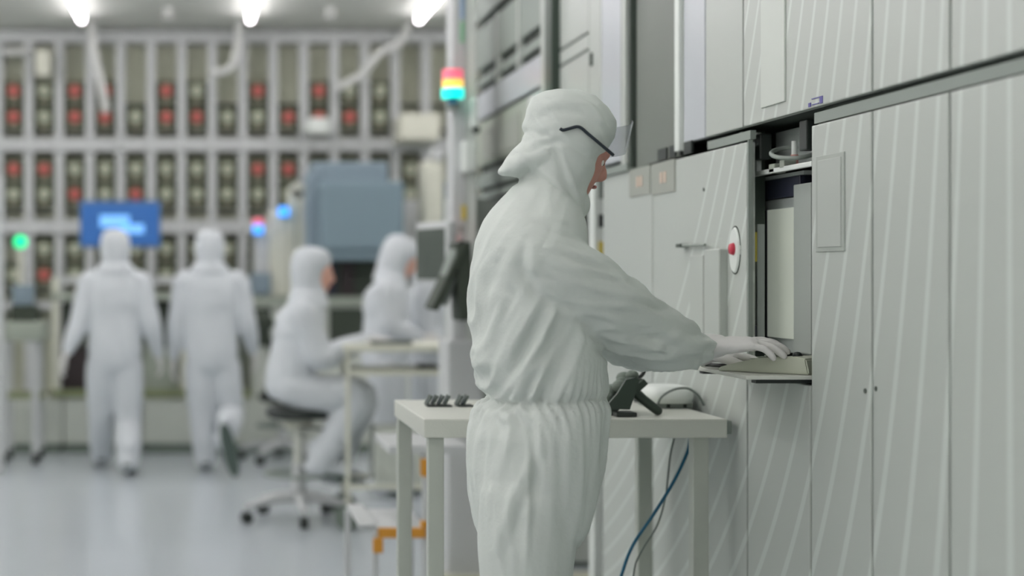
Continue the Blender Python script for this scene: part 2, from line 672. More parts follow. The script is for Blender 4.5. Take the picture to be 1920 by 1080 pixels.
part('screen', box(NB(), P(24, 0, YT).x, P(66, 0, YT).x, YT - 0.06, YT - 0.02, b.z, P(0, 534, YT).z, bev=0.008), M_hood, t, label='blue grey panel')
xx = P(34, 0, YT).x
t = thing('signal_lamp', 'round green signal lamp on a pole at the left edge', 'signal lamp', (xx, YT + 0.15, zt))
part('pole', cyl(NB(), (xx, YT + 0.15, P(0, 604, YT - 0.25).z), (xx, YT + 0.15, P(0, 463, YT).z), 0.02), M_cream, t)
part('lamp', ball(NB(), (xx, YT + 0.15, P(0, 453, YT).z), 0.05), M_lgreen, t, True)
bm = R2(-12, 5, 330, 845, 11.0, 11.1, 0.01)
bm2 = NB()
box(bm2, P(-14, 0, 11).x, P(5, 0, 11).x, 11.0, 11.1, 0, P(0, 330, 11).z, bev=0.01)
bm.free()
solo('support_post', bm2, M_rack, 'pale upright post cut by the left edge of the picture', 'post')

# ====================================================== MACHINES IN THE MIDDLE DISTANCE
YM = 12.3
zc0 = LZ_(748)
# counter
t = thing('counter', 'grey counter behind the seated person with dark doors beneath', 'counter', (LX(560), YM, zc0))
part('top', box(NB(), LX(472), LX(800), YM - 0.03, YM + 0.55, LZ_(574), LZ_(556), bev=0.006), M_bench, t)
part('body', box(NB(), LX(474), LX(798), YM, YM + 0.53, zc0, LZ_(574)), M_lowgrey, t)
part('door', box(NB(), LX(618), LX(690), YM - 0.012, YM, LZ_(650), LZ_(578)), M_dkgreen, t)
part('door', box(NB(), LX(476), LX(508), YM - 0.012, YM, LZ_(650), LZ_(578)), M_dkgreen, t)
ztop = LZ_(556)


def SX(px, Y=YM):
    return P(px, 0, Y).x


def SZ(py, Y=YM):
    return P(0, py, Y).z


t = thing('tool_tower', 'cream stepped machine tower with rounded top behind the seated person', 'machine', (SX(540), YM, ztop))
part('tall_column', box(NB(), SX(543), SX(573), YM + 0.03, YM + 0.4, ztop, SZ(352), bev=0.02), M_cream, t)
bm = cyl(NB(), (SX(559), YM + 0.03, SZ(355)), (SX(559), YM + 0.4, SZ(355)), 0.06, n=28)
part('rounded_top', bm, M_cream, t)
part('short_column', box(NB(), SX(505), SX(543), YM + 0.03, YM + 0.4, ztop, SZ(392), bev=0.02), M_cream, t)
part('low_column', box(NB(), SX(478), SX(505), YM + 0.03, YM + 0.4, ztop, SZ(440), bev=0.02), M_rack, t)
part('panel', box(NB(), SX(552), SX(558), YM + 0.02, YM + 0.035, SZ(540), SZ(380)), M_bench, t)
for px, py, m, h, lb, nm in ((532, 397, M_lblue, 0.06, 'blue lamp on the cream machine tower', 0.03), (484, 430, M_lblue, 0.05, 'pale blue and pink lamp stack on the low column left of the seated person', 0.03)):
    t = thing('signal_lamp', lb, 'signal lamp', (SX(px), YM - 0.02, SZ(py)))
    part('lamp', cyl(NB(), (SX(px), YM - 0.01, SZ(py + 9)), (SX(px), YM - 0.01, SZ(py - 9)), 0.04), m, t)
    if px == 484:
        part('lamp', cyl(NB(), (SX(px), YM - 0.01, SZ(py - 9)), (SX(px), YM - 0.01, SZ(py - 20)), 0.04), M_lpink, t)
    part('bracket', box(NB(), SX(px) - 0.02, SX(px) + 0.02, YM, YM + 0.05, SZ(py + 12), SZ(py + 2)), M_trim, t)
t = thing('bench_monitor', 'small blue monitor on the counter left of the seated person', 'monitor', (SX(488), YM, ztop))
part('screen', box(NB(), SX(470), SX(508), YM - 0.02, YM + 0.02, SZ(552), SZ(512), bev=0.01), M_hood, t)
part('stand', box(NB(), SX(484), SX(494), YM - 0.01, YM + 0.02, ztop, SZ(550)), M_darktrim, t)

# blue grey hooded cabinet
YH = 11.9
t = thing('hooded_cabinet', 'big blue grey hooded cabinet behind the seated person', 'cabinet', (P(665, 0, YH).x, YH, ztop))
part('upper_hood', box(NB(), SX(585, YH), SX(732, YH), YH + 0.12, YH + 0.6, SZ(420, YH), SZ(301, YH), bev=0.03), M_hood, t)
part('left_cheek', box(NB(), SX(577, YH), SX(604, YH), YH + 0.1, YH + 0.6, SZ(478, YH), SZ(320, YH), bev=0.02), M_hood, t)
part('front_hood', box(NB(), SX(600, YH), SX(757, YH), YH - 0.05, YH + 0.45, SZ(470, YH), SZ(340, YH), bev=0.03), M_hood2, t)
part('lower_lip', box(NB(), SX(618, YH), SX(748, YH), YH - 0.02, YH + 0.45, SZ(488, YH), SZ(470, YH), bev=0.02), M_hood2, t)
part('knob', cyl(NB(), (SX(616, YH), YH + 0.1, SZ(346, YH)), (SX(616, YH), YH + 0.13, SZ(346, YH)), 0.03), M_rack, t)
part('work_bay', box(NB(), SX(606), SX(752), YM + 0.02, YM + 0.3, ztop, SZ(486)), M_dkgreen, t)
part('bay_window', box(NB(), SX(640), SX(664), YM - 0.0, YM + 0.03, ztop + 0.01, SZ(490)), M_brown, t)
part('bay_window', box(NB(), SX(610), SX(630), YM - 0.0, YM + 0.03, ztop + 0.01, SZ(492)), M_black2, t)

# cream column right of the hood
t = thing('cream_column', 'cream narrow equipment column between hooded cabinet and pillar', 'machine', (P(808, 0, 12.2).x, 12.2, zc0))
part('column', box(NB(), P(796, 0, 12.2).x, P(834, 0, 12.2).x, 12.25, 12.6, zc0, P(0, 300, 12.2).z, bev=0.02), M_cream, t)
part('cap', box(NB(), P(815, 0, 12.2).x, P(834, 0, 12.2).x, 12.22, 12.6, P(0, 300, 12.2).z, P(0, 275, 12.2).z, bev=0.02), M_rack, t)
part('stripe', box(NB(), P(836, 0, 12.2).x, P(846, 0, 12.2).x, 12.3, 12.5, P(0, 470, 12.2).z, P(0, 340, 12.2).z), M_hood, t)
bm = box(NB(), P(748, 0, 12.9).x, P(796, 0, 12.9).x, 12.88, 13.15, 0.0, P(0, 372, 12.6).z, bev=0.02)
solo('side_cabinet', bm, M_rack, 'pale upright cabinet right of the blue grey hood', 'cabinet')

# ====================================================== LARGE MACHINE ON THE RIGHT
W_ = 1.35


def WY(px):
    return F * W_ / (px - CX)


def rel(z):
    return EYE + z


machine = thing('process_machine', 'huge pale grey machine with printed curved stripes filling the right side', 'machine', (W_, 4.2, 0))
TH = 0.022


def panel(y0, y1, z0, z1, m, name='side_panel', x=W_, gap=0.005, th=TH, bev=0.003, label=None, parent=None):
    bm = box(NB(), x, x + th, y0 + gap, y1 - gap, z0 + gap, z1 - gap, bev=bev)
    return part(name, bm, m, parent or machine, label=label)


Z_TOP = 3.0
YO0, YO1 = WY(1520), WY(1401)
YE = WY(1130)
zu = rel(0.368)
zl = rel(0.338)
zt_ = rel(-0.228)

# dark core behind the panels, with the open bay left free (built of slabs)
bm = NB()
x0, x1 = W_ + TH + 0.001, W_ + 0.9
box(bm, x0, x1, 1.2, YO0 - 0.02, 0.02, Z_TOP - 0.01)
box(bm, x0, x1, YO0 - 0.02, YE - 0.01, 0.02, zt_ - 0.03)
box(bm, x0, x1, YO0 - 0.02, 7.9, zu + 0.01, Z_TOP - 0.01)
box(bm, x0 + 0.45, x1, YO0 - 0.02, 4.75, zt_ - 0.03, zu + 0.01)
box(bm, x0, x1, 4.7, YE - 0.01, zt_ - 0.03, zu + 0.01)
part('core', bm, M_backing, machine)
part('plinth', box(NB(), W_ + 0.04, W_ + 0.85, 1.25, YE - 0.03, 0, 0.021), M_darktrim, machine)

# lower side panels
lows = [1.25, WY(2440), WY(2130), WY(1935), WY(1780), WY(1635), YO0]
for a, b in zip(lows[:-1], lows[1:]):
    panel(a, b, 0.05, zl, M_stripe)
panel(YO0, YO1, 0.05, zt_ - 0.012, M_stripe)
y1225, y1305, y1365 = WY(1223.5), WY(1305), WY(1365)
panel(YO1, y1225, 0.05, zl, M_stripe)
panel(y1225, YE, 0.05, zl, M_stripe)
# upper panels
ups = [1.25, WY(2300), WY(1975), WY(1781), WY(1635), WY(1393)]
for a, b in zip(ups[:-1], ups[1:]):
    panel(a, b, zu, Z_TOP, M_stripe)
panel(WY(1393), WY(1322), zu, Z_TOP, M_panel)
panel(WY(1322), WY(1281), zu, Z_TOP, M_panel_b)
panel(WY(1281), WY(1271), zu - 0.02, Z_TOP, M_white, 'corner_strip', x=W_ - 0.012)
panel(WY(1271), WY(1211), zl + 0.0, Z_TOP, M_greyglass, 'column_panel', gap=0.001)
panel(WY(1211), WY(1186), zl + 0.0, Z_TOP, M_greyglass, 'column_panel', gap=0.001, x=W_ + 0.012)
panel(WY(1184), WY(1180), zu - 0.03, Z_TOP, M_darktrim, 'corner_strip', x=W_ - 0.004)
panel(WY(1180), WY(1171), zu - 0.02, Z_TOP, M_panel, 'corner_strip', x=W_ - 0.012)
panel(WY(1171), WY(1165), zu - 0.02, Z_TOP, M_trim, 'corner_strip', x=W_ - 0.004)
panel(WY(1165), WY(1127), zu, Z_TOP, M_panel_b)
panel(WY(1127), WY(1104), zu, Z_TOP, M_panel, 'corner_strip')
zb1, zb2 = rel(0.795), rel(0.855)
panel(WY(1104), WY(1049), zu, zb1, M_panel)
panel(WY(1104), WY(1049), zb1, zb2, M_panel)
panel(WY(1104), WY(1049), zb2, Z_TOP, M_panel)
part('handle', box(NB(), W_ - 0.008, W_ + 0.001, WY(1111.5), WY(1109.5), rel(0.73), rel(0.775), bev=0.002), M_darktrim, machine)
# dark post, then the open framed module at the far end
part('dark_post', box(NB(), W_ - 0.03, W_ + 0.05, WY(1048.5), WY(1036), zu - 0.03, Z_TOP), M_darkpost, machine)
ya, yb = WY(1034), WY(893)
part('frame_post', box(NB(), W_ - 0.02, W_ + 0.03, WY(1035), WY(1023), zu, Z_TOP), M_panel, machine)
zs = [1.25, 1.21, 1.01, 0.965, 0.92, 0.89, 0.77, 0.745, 0.53, 0.495, 0.43, 0.40]
yn = WY(1023)
bandm = [(0.368, 0.40, M_trim), (0.425, 0.495, M_trim), (0.535, 0.745, M_bench), (0.765, 0.89, M_panel_b),
         (0.925, 0.965, M_trim), (1.01, 1.205, M_trim), (1.25, 1.38, M_trim), (1.40, 1.62, M_panel)]
for a, b, m in bandm:
    panel(yn, yb, rel(a), rel(b), m, 'louvre_panel', gap=0.0)
for k in (0.33, 0.64):
    yy = yn + (yb - yn) * k
    part('louvre_rib', box(NB(), W_ - 0.006, W_ + 0.02, yy - 0.02, yy + 0.02, rel(0.89), rel(1.21)), M_panel, machine)
part('highlight_panel', box(NB(), W_ - 0.008, W_ + 0.002, WY(1030), WY(993), rel(0.56), rel(0.74)), M_highlight, machine, label='painted white highlight')  # white piece standing in for a reflected highlight on the louvre module
part('rounded_window', box(NB(), W_ - 0.008, W_ + 0.001, WY(975), WY(905), rel(0.555), rel(0.70), bev=0.003), M_plate, machine)

# trim rail between upper and lower panels
part('trim_rail', box(NB(), W_ + 0.008, W_ + TH, 1.25, YO0, zl, zu - 0.006), M_trim, machine)
part('trim_rail', box(NB(), W_ + 0.008, W_ + TH, YO1, WY(1321), zl + 0.002, zu - 0.006), M_trim, machine)
part('trim_rail', box(NB(), W_ - 0.012, W_ + TH, WY(1182), YE, zl - 0.004, zu - 0.01), M_trim, machine)
for pa, pb in ((1236, 1252), (1258, 1269), (1276, 1279), (1285, 1299)):
    part('slot', box(NB(), W_ - 0.005, W_ + 0.002, WY(pb), WY(pa), zl + 0.002, zl + 0.036), M_black, machine)
# grey plates with small marks
for pa, pb, za, zb in ((1182, 1221, 0.248, 0.313), (1225, 1267, 0.242, 0.313)):
    pl = part('grey_plate', box(NB(), W_ - 0.004, W_ + 0.003, WY(pb), WY(pa), rel(za), rel(zb) + 0.022), M_plate, machine)
    wq = (pb - pa)
    for q in (0.42, 0.58):
        pm = pa + wq * q
        part('mark', box(NB(), W_ - 0.006, W_ - 0.003, WY(pm + 2), WY(pm - 2), rel((za + zb) / 2 - 0.005), rel((za + zb) / 2 + 0.027)), M_orange_tick, pl)
# hatch with rod on the lower panel
part('hatch', box(NB(), W_ - 0.02, W_ + 0.001, WY(1332), WY(1306), rel(-0.19), rel(0.055), bev=0.004), M_panel, machine)
part('hatch', box(NB(), W_ - 0.022, W_ + 0.001, WY(1364), WY(1335), rel(-0.20), rel(0.07), bev=0.004), M_panel, machine)
part('hatch_seam', box(NB(), W_ - 0.004, W_ + 0.001, WY(1335), WY(1332), rel(-0.2), rel(0.07)), M_darktrim, machine)
part('latch_rod', cyl(NB(), (W_ - 0.016, WY(1333), rel(0.082)), (W_ - 0.016, WY(1284), rel(0.084)), 0.004), M_trim, machine)
part('latch_tip', box(NB(), W_ - 0.024, W_ + 0.001, WY(1291), WY(1283), rel(0.079), rel(0.089)), M_darktrim, machine)
# emergency stop on an oval white plate
yc = WY(1380)
bm = NB()
rings(bm, [(Vector((W_ - q, yc, rel(0.065))), Vector((0, 0.036 * k, 0)), Vector((0, 0, 0.058 * k))) for q, k in ((-0.002, 1), (0.004, 1), (0.007, 0.93))], n=32)
part('oval_plate', bm, M_white, machine)
bm = NB()
rings(bm, [(Vector((W_ - q, yc + 0.004, rel(0.065))), Vector((0, 0.040, 0)), Vector((0, 0, 0.062))) for q in (-0.002, 0.002)], n=32)
part('oval_rim', bm, M_darktrim, machine)
bm = cyl(NB(), (W_ - 0.007, yc, rel(0.068)), (W_ - 0.016, yc, rel(0.068)), 0.016, 0.013)
part('stop_button', bm, M_red, machine, True, label='red stop button')
# framed covers
def cover(pa, pb, za, zb, nm='framed_cover'):
    o = part(nm, box(NB(), W_ - 0.005, W_ + 0.001, WY(pb), WY(pa), rel(za), rel(zb), bev=0.002), M_coverp, machine)
    return o
cover(1430, 1474, 0.405, 0.665)
o = part('framed_cover', box(NB(), W_ - 0.003, W_ + 0.001, WY(1585), WY(1532), rel(0.052), rel(0.262), bev=0.001), M_cover, machine)
part('cover_field', box(NB(), W_ - 0.005, W_ - 0.002, WY(1580), WY(1537), rel(0.062), rel(0.252), bev=0.001), M_panel, o)
bm = box(NB(), W_ - 0.002, W_ + 0.001, WY(1521), WY(1517), rel(0.376), rel(0.385))
box(bm, W_ - 0.002, W_ + 0.001, WY(1543), WY(1538), rel(0.377), rel(0.393))
box(bm, W_ - 0.002, W_ + 0.001, WY(1538), WY(1523), rel(0.391), rel(0.393))
box(bm, W_ - 0.002, W_ + 0.001, WY(1536), WY(1524), rel(0.378), rel(0.380))
part('blue_mark', bm, M_blue_ink, machine)
for px, z in ((1623, -0.235), (1643, -0.227), (1320, 0.233)):
    y = WY(px)
    part('screw', cyl(NB(), (W_ - 0.002, y, rel(z)), (W_ + 0.001, y, rel(z)), 0.005), M_darktrim, machine)
# far front face in the recess beyond the striped panels
YF = 7.5
part('end_panel', box(NB(), P(838, 0, YF).x, 2.25, YF, YF + 0.06, 0, rel(0.36)), M_panel, machine)
part('end_kick', box(NB(), P(838, 0, YF).x, 2.25, YF - 0.004, YF, 0, 0.02), M_darktrim, machine)
part('end_column', box(NB(), W_ + 0.02, W_ + 0.12, 5.62, 5.7, 0.02, rel(0.36)), M_white, machine)
for za, zb, m in ((0.27, 0.34, M_trim), (0.17, 0.215, M_black), (0.055, 0.12, M_yel)):
    part('column_label', box(NB(), W_ + 0.035, W_ + 0.075, 5.614, 5.621, rel(za), rel(zb)), m, machine)

# open bay: lining, monitor, fittings
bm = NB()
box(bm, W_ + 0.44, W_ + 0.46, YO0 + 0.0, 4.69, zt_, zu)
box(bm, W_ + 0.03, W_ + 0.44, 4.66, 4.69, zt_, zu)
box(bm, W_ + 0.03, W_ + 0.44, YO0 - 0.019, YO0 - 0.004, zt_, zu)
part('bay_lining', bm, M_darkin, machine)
part('bay_soffit', box(NB(), W_ + 0.10, W_ + 0.12, YO0, YO1 + 0.08, rel(0.275), rel(0.362)), M_mon, machine)
part('bay_edge', box(NB(), W_ + 0.001, W_ + 0.012, YO1 - 0.006, YO1 - 0.0005, zt_, zl), M_trim, machine)

monitor = thing('portrait_monitor', 'grey portrait monitor standing in the open machine bay', 'monitor', (1.46, 3.93, zt_))
XM = 1.44


def MY(px, X=XM):
    return F * X / (px - CX)


part('housing', box(NB(), XM, XM + 0.09, MY(1530), MY(1433), rel(-0.19), rel(0.193), bev=0.006), M_mon, monitor)
part('screen', box(NB(), XM - 0.003, XM + 0.001, MY(1492), MY(1441), rel(-0.155), rel(0.167)), M_screen, monitor, label='pale blank screen')
part('screen_dark_border', box(NB(), XM - 0.004, XM + 0.001, MY(1441), MY(1437), rel(-0.18), rel(0.167)), M_black2, monitor)  # dark border line left of the screen
part('side_frame', box(NB(), XM - 0.012, XM + 0.001, MY(1530), MY(1497), rel(-0.185), rel(0.22), bev=0.002), M_mon_d, monitor)
part('side_seam', box(NB(), XM - 0.006, XM + 0.001, MY(1497), MY(1494), rel(-0.185), rel(0.165)), M_black, monitor)
part('black_head', box(NB(), XM - 0.004, XM + 0.06, MY(1503), MY(1435), rel(0.194), rel(0.243), bev=0.002), M_black2, monitor)
part('head_rim', box(NB(), XM - 0.006, XM + 0.06, MY(1512), MY(1434), rel(0.243), rel(0.252)), M_mon, monitor)
part('stand', box(NB(), XM + 0.02, XM + 0.08, 3.83, 4.02, zt_ + 0.006, rel(-0.19)), M_black, monitor)

# white bracket across the bay head
br = thing('bay_bracket', 'white angled bracket with tube clips at the head of the open bay', 'bracket', (1.40, 3.9, rel(0.26)))
XB = 1.395


def BY(px):
    return F * XB / (px - CX)


part('upright', box(NB(), XB, XB + 0.012, BY(1419), BY(1409), rel(0.262), rel(0.362), bev=0.002), M_white, br)
part('cross_arm', box(NB(), XB, XB + 0.012, BY(1521), BY(1409), rel(0.252), rel(0.264), bev=0.002), M_white, br)
part('hinge', box(NB(), XB - 0.01, XB + 0.02, BY(1432), BY(1421), rel(0.29), rel(0.355), bev=0.004), M_black, br)
part('hinge', box(NB(), XB - 0.01, XB + 0.02, BY(1520), BY(1506), rel(0.29), rel(0.36), bev=0.004), M_black, br)
part('clip', box(NB(), XB, XB + 0.03, BY(1451), BY(1441), rel(0.252), rel(0.275), bev=0.003), M_bench, br)
part('clip', box(NB(), XB, XB + 0.03, BY(1470), BY(1461), rel(0.258), rel(0.28), bev=0.003), M_bench, br)
bm = NB()
cpt = Vector((1.42, 3.86, rel(0.297)))
pts = []
for k in range(17):
    a = radians(30 + 20 * k)
    pts.append(cpt + Vector((0.045 * cos(a), 0.075 * sin(a), 0.018 * sin(a * 1.0 + 0.5))))
cable(bm, pts, 0.0055, sub=3)
tube = solo('coiled_hose', bm, M_trim, 'small looped grey hose in the head of the machine bay', 'hose', None, True)
bm = cyl(NB(), (1.424, 3.86, rel(0.264)), (1.424, 3.86, rel(0.292)), 0.009)
t = thing('bay_valve', 'small valve with a pinkish tip inside the hose loop', 'valve', (1.424, 3.86, rel(0.264)))
part('body', bm, M_pinklab, t)
part('stem', cyl(NB(), (1.424, 3.86, rel(0.292)), (1.424, 3.86, rel(0.325)), 0.007), M_white, t)
# fittings deep at the left side of the bay
for pa, pb, za, zb, X, m, lb in ((1403, 1420, 0.035, 0.11, 1.56, M_olive, 'olive yellow block deep in the machine bay'),
                                 (1420, 1434, -0.17, 0.13, 1.56, M_mon, 'tall grey strip module beside the portrait monitor'),
                                 (1402, 1418, -0.11, 0.0, 1.57, M_dkgreen, 'dark green module low in the machine bay'),
                                 (1403, 1419, -0.19, -0.125, 1.54, M_black2, 'blue black connector block at the foot of the bay')):
    bm = box(NB(), (pa - CX) * 4.02 / F, (pb - CX) * 4.02 / F, 4.02, 4.0795, rel(za), rel(zb), bev=0.002)
    solo('bay_module', bm, m, lb, 'module')
part('bay_post', box(NB(), W_ + TH, 1.43, 4.08, 4.10, zt_, zu), M_darkpost, machine)

# pull-out tray with keypad
TZ = rel(-0.223)
tray = thing('pullout_tray', 'thin metal pull-out tray below the portrait monitor', 'tray', (1.30, 3.77, TZ))
bm = box(NB(), 1.208, 1.79, YO0 + 0.006, YO1 - 0.006, TZ - 0.009, TZ, bev=0.002)
part('plate', bm, M_steel, tray)
bm = box(NB(), 1.235, 1.40, YO0 + 0.02, YO0 + 0.05, TZ - 0.018, TZ - 0.009)
box(bm, 1.225, 1.40, YO1 - 0.05, YO1 - 0.02, TZ - 0.018, TZ - 0.009)
part('runner', bm, M_black, tray)
# keypad wedge
A0, A1 = Vector((1.200, 3.745, 0)), Vector((1.353, 3.580, 0))
nrm = Vector((A1.y - A0.y, -(A1.x - A0.x), 0)).normalized() * -1
dirn = (A1 - A0).normalized()
ln = (A1 - A0).length
key = thing('keypad', 'beige wedge-shaped keypad on the tray under the gloved hand', 'keypad', (1.31, 3.70, TZ))


def kp(u, v, z):
    q = A0 + dirn * u + nrm * v
    return Vector((q.x, q.y, TZ + z))


bm = NB()
prof = [(0.0, 0.001), (ln, 0.001), (ln - 0.008, 0.036), (ln - 0.03, 0.041), (ln * 0.45, 0.034), (0.03, 0.017), (0.004, 0.009)]
v0 = [bm.verts.new(kp(u, 0, z)) for u, z in prof]
v1 = [bm.verts.new(kp(u, 0.1, z)) for u, z in prof]
bm.faces.new(v0)
bm.faces.new(list(reversed(v1)))
for i in range(len(prof)):
    j = (i + 1) % len(prof)
    bm.faces.new((v0[j], v0[i], v1[i], v1[j]))
bmesh.ops.bevel(bm, geom=list(bm.edges), offset=0.003, segments=2, affect='EDGES')
part('body', bm, M_beige, key)
bm = ball(NB(), kp(ln - 0.05, 0.045, 0.041), 0.011, 1, 1, 0.8)
part('trackball', bm, M_black, key, True)
bm = NB()
for i in range(4):
    for j in range(3):
        c = kp(0.075 + i * 0.018, 0.03 + j * 0.018, 0.0)
        zz = TZ + 0.017 + (0.034 - 0.017) * ((0.075 + i * 0.018 - 0.03) / (ln * 0.45 - 0.03))
        zz = min(zz, TZ + 0.038)
        box(bm, c.x - 0.006, c.x + 0.006, c.y - 0.006, c.y + 0.006, zz, zz + 0.004)
part('keys', bm, M_bench, key)
t = thing('stylus', 'dark stylus with white knob lying on the outer tray edge', 'stylus', (1.24, 3.88, TZ))
part('rod', cyl(NB(), (1.222, 3.93, TZ + 0.006), (1.262, 3.83, TZ + 0.006), 0.005), M_black, t)
part('knob', ball(NB(), (1.219, 3.915, TZ + 0.0095), 0.009), M_white, t, True)

# ---------------------------------------------------- pillar, signal tower, folded panels
YP = 7.3
t = thing('machine_pillar', 'tall pale pillar with yellow label at the far corner of the machine', 'pillar', (P(868, 0, YP).x, YP, 0))
part('left_face', box(NB(), P(849, 0, YP).x, P(873, 0, YP).x, YP, YP + 0.19, 0.0, 3.3, bev=0.006), M_rack, t)
part('right_face', box(NB(), P(873, 0, YP).x, P(894, 0, YP).x, YP + 0.01, YP + 0.19, 0.0, 3.3, bev=0.006), M_white, t)
part('green_tape', box(NB(), P(862, 0, YP).x, P(871, 0, YP).x, YP - 0.003, YP + 0.001, P(0, 80, YP).z, P(0, 40, YP).z), M_green_tape, t)
part('blue_tape', box(NB(), P(862, 0, YP).x, P(871, 0, YP).x, YP - 0.003, YP + 0.001, P(0, 36, YP).z, P(0, -10, YP).z), M_blue_tape, t)
part('yellow_label', box(NB(), P(865, 0, YP).x, P(874, 0, YP).x, YP - 0.003, YP + 0.01, P(0, 412, YP).z, P(0, 385, YP).z), M_yel, t)
part('dark_slot', box(NB(), P(861, 0, YP).x, P(868, 0, YP).x, YP - 0.003, YP + 0.001, P(0, 435, YP).z, P(0, 424, YP).z), M_trim, t)
part('side_box', box(NB(), P(871, 0, 7.2).x, P(893, 0, 7.2).x, 7.2, YP + 0.01, P(0, 322, 7.2).z, P(0, 262, 7.2).z, bev=0.01), M_white, t)
part('side_box', box(NB(), P(886, 0, 7.2).x, P(897, 0, 7.2).x, 7.2, YP + 0.01, P(0, 238, 7.2).z, P(0, 182, 7.2).z, bev=0.01), M_white, t)
part('knob', ball(NB(), P(893, 243, 7.25), 0.018), M_black, t, True)
part('base_box', box(NB(), P(840, 0, 7.2).x, P(905, 0, 7.2).x, 7.2, YF - 0.005, 0.0, P(0, 640, 7.2).z, bev=0.01), M_rack, t)

t = thing('signal_tower', 'signal tower lit pink, amber and cyan beside the pillar', 'signal tower', P(850, 210, 7.2))
xs = P(849, 0, 7.2).x


def tier(pa, pb, r, m, nm):
    part(nm, cyl(NB(), (xs, 7.2, P(0, pb, 7.2).z), (xs, 7.2, P(0, pa, 7.2).z), r, n=24), m, t)


tier(131, 150, 0.047, M_lpink, 'lamp')
tier(150, 166, 0.047, M_lorange, 'lamp')
tier(166, 184, 0.05, M_lcyan, 'lamp')
tier(184, 196, 0.024, M_tealbase, 'lamp_base')
part('bracket', box(NB(), xs - 0.015, xs + 0.04, 7.19, YP + 0.01, P(0, 202, 7.2).z, P(0, 192, 7.2).z), M_trim, t)

# monitor on an arm plus the two folded dark panels
YA = 7.0
t = thing('arm_monitor', 'grey monitor seen edge-on, on an arm left of the pillar', 'monitor', P(820, 640, YA))
rot = Matrix.Rotation(radians(-74), 4, 'Z')
c = P(818, 472, YA)
part('housing', box(NB(), c.x - 0.17, c.x + 0.17, YA - 0.025, YA + 0.025, c.z - 0.14, c.z + 0.13, rot=rot, bev=0.015), M_rack, t)
nv = rot @ Vector((0, -1, 0, 0))
sx_, sy_ = c.x + nv.x * 0.026, YA + nv.y * 0.026
part('screen', box(NB(), sx_ - 0.145, sx_ + 0.145, sy_ - 0.004, sy_ + 0.004, c.z - 0.12, c.z + 0.10, rot=rot), M_darktrim, t)
part('arm', cyl(NB(), (c.x + 0.03, YA + 0.02, c.z - 0.1), (P(855, 0, YP).x, YP + 0.02, c.z - 0.12), 0.02), M_trim, t)
t = thing('folded_keyboard', 'dark folded keyboard stand like an inverted V before the pillar', 'keyboard', P(850, 600, YA - 0.1))


def slab(p, q, wdt, dep, Y, m, nm):
    a, b = P(p[0], p[1], Y), P(q[0], q[1], Y)
    d = (b - a)
    ang = math.atan2(d.x, -d.z)
    cc = (a + b) / 2
    part(nm, box(NB(), cc.x - wdt / 2, cc.x + wdt / 2, Y - dep / 2, Y + dep / 2, cc.z - d.length / 2, cc.z + d.length / 2, rot=Matrix.Rotation(-ang, 4, 'Y'), bev=0.006), m, t)


slab((866, 458), (808, 580), 0.03, 0.22, YA - 0.32, M_dkgreen, 'keyboard_panel')
slab((858, 470), (822, 570), 0.05, 0.18, YA - 0.3, M_trim, 'pad')
slab((862, 455), (868, 600), 0.06, 0.2, YA - 0.32, M_dkgreen, 'keyboard_panel')
part('hinge', cyl(NB(), P(866, 458, YA - 0.42), P(868, 458, YP), 0.016), M_black, t)
a = P(850, 447, 7.2)
solo('indicator_light', cyl(NB(), (a.x, 7.18, a.z), (a.x, YP + 0.001, a.z), 0.016), M_lred, 'small red indicator light on the pillar above the folded keyboard', 'indicator light')

# ====================================================== FOREGROUND TABLE
TY0, TY1 = 4.03, 4.66
TX0, TX1 = 0.553, 1.318
TT = rel(-0.361)
table = thing('steel_table', 'stainless steel table standing behind the foreground person', 'table', ((TX0 + TX1) / 2, 4.3, 0))
part('tabletop', box(NB(), TX0, TX1, TY0, TY1, TT - 0.048, TT, bev=0.004), M_steel, table)
part('bumper', box(NB(), TX1 - 0.002, TX1 + 0.018, TY0 + 0.02, TY1 - 0.02, TT - 0.04, TT - 0.006, bev=0.003), M_trim, table)
lw = 0.040
for x, y in ((0.566, TY0 + 0.012), (1.235, TY0 + 0.012), (0.558, TY1 - 0.052), (1.25, TY1 - 0.052)):
    part('leg', box(NB(), x, x + lw, y, y + lw, 0.0, TT - 0.047, bev=0.003), M_steel_d, table)
part('lower_rail', box(NB(), 0.57, 1.27, TY1 - 0.045, TY1 - 0.02, 0.18, 0.21), M_steel_d, table)
part('lower_rail', box(NB(), 0.57, 1.27, TY0 + 0.02, TY0 + 0.045, 0.18, 0.21), M_steel_d, table)

# two slotted black card racks at the left
for k, (pa, pb, lb) in enumerate(((800, 846, 'wide slotted black card holder on the left of the steel table'), (857, 886, 'narrow slotted black card holder next to the back of the foreground person'))):
    Y = 4.42
    t = thing('card_holder', lb, 'card holder', P(pa, 0, Y).xy.to_3d() + Vector((0, 0, TT)))
    x0_, x1_ = P(pa, 0, Y).x, P(pb, 0, Y).x
    part('base', box(NB(), x0_, x1_, Y - 0.02, Y + 0.04, TT, TT + 0.004), M_black, t)
    n = int((x1_ - x0_) / 0.0165)
    for i in range(n):
        x = x0_ + 0.004 + i * 0.0165
        part('card', box(NB(), x, x + 0.004, Y - 0.018, Y + 0.038, TT + 0.003, TT + 0.032, rot=Matrix.Rotation(radians(28), 4, 'Y')), M_darkpost, t)
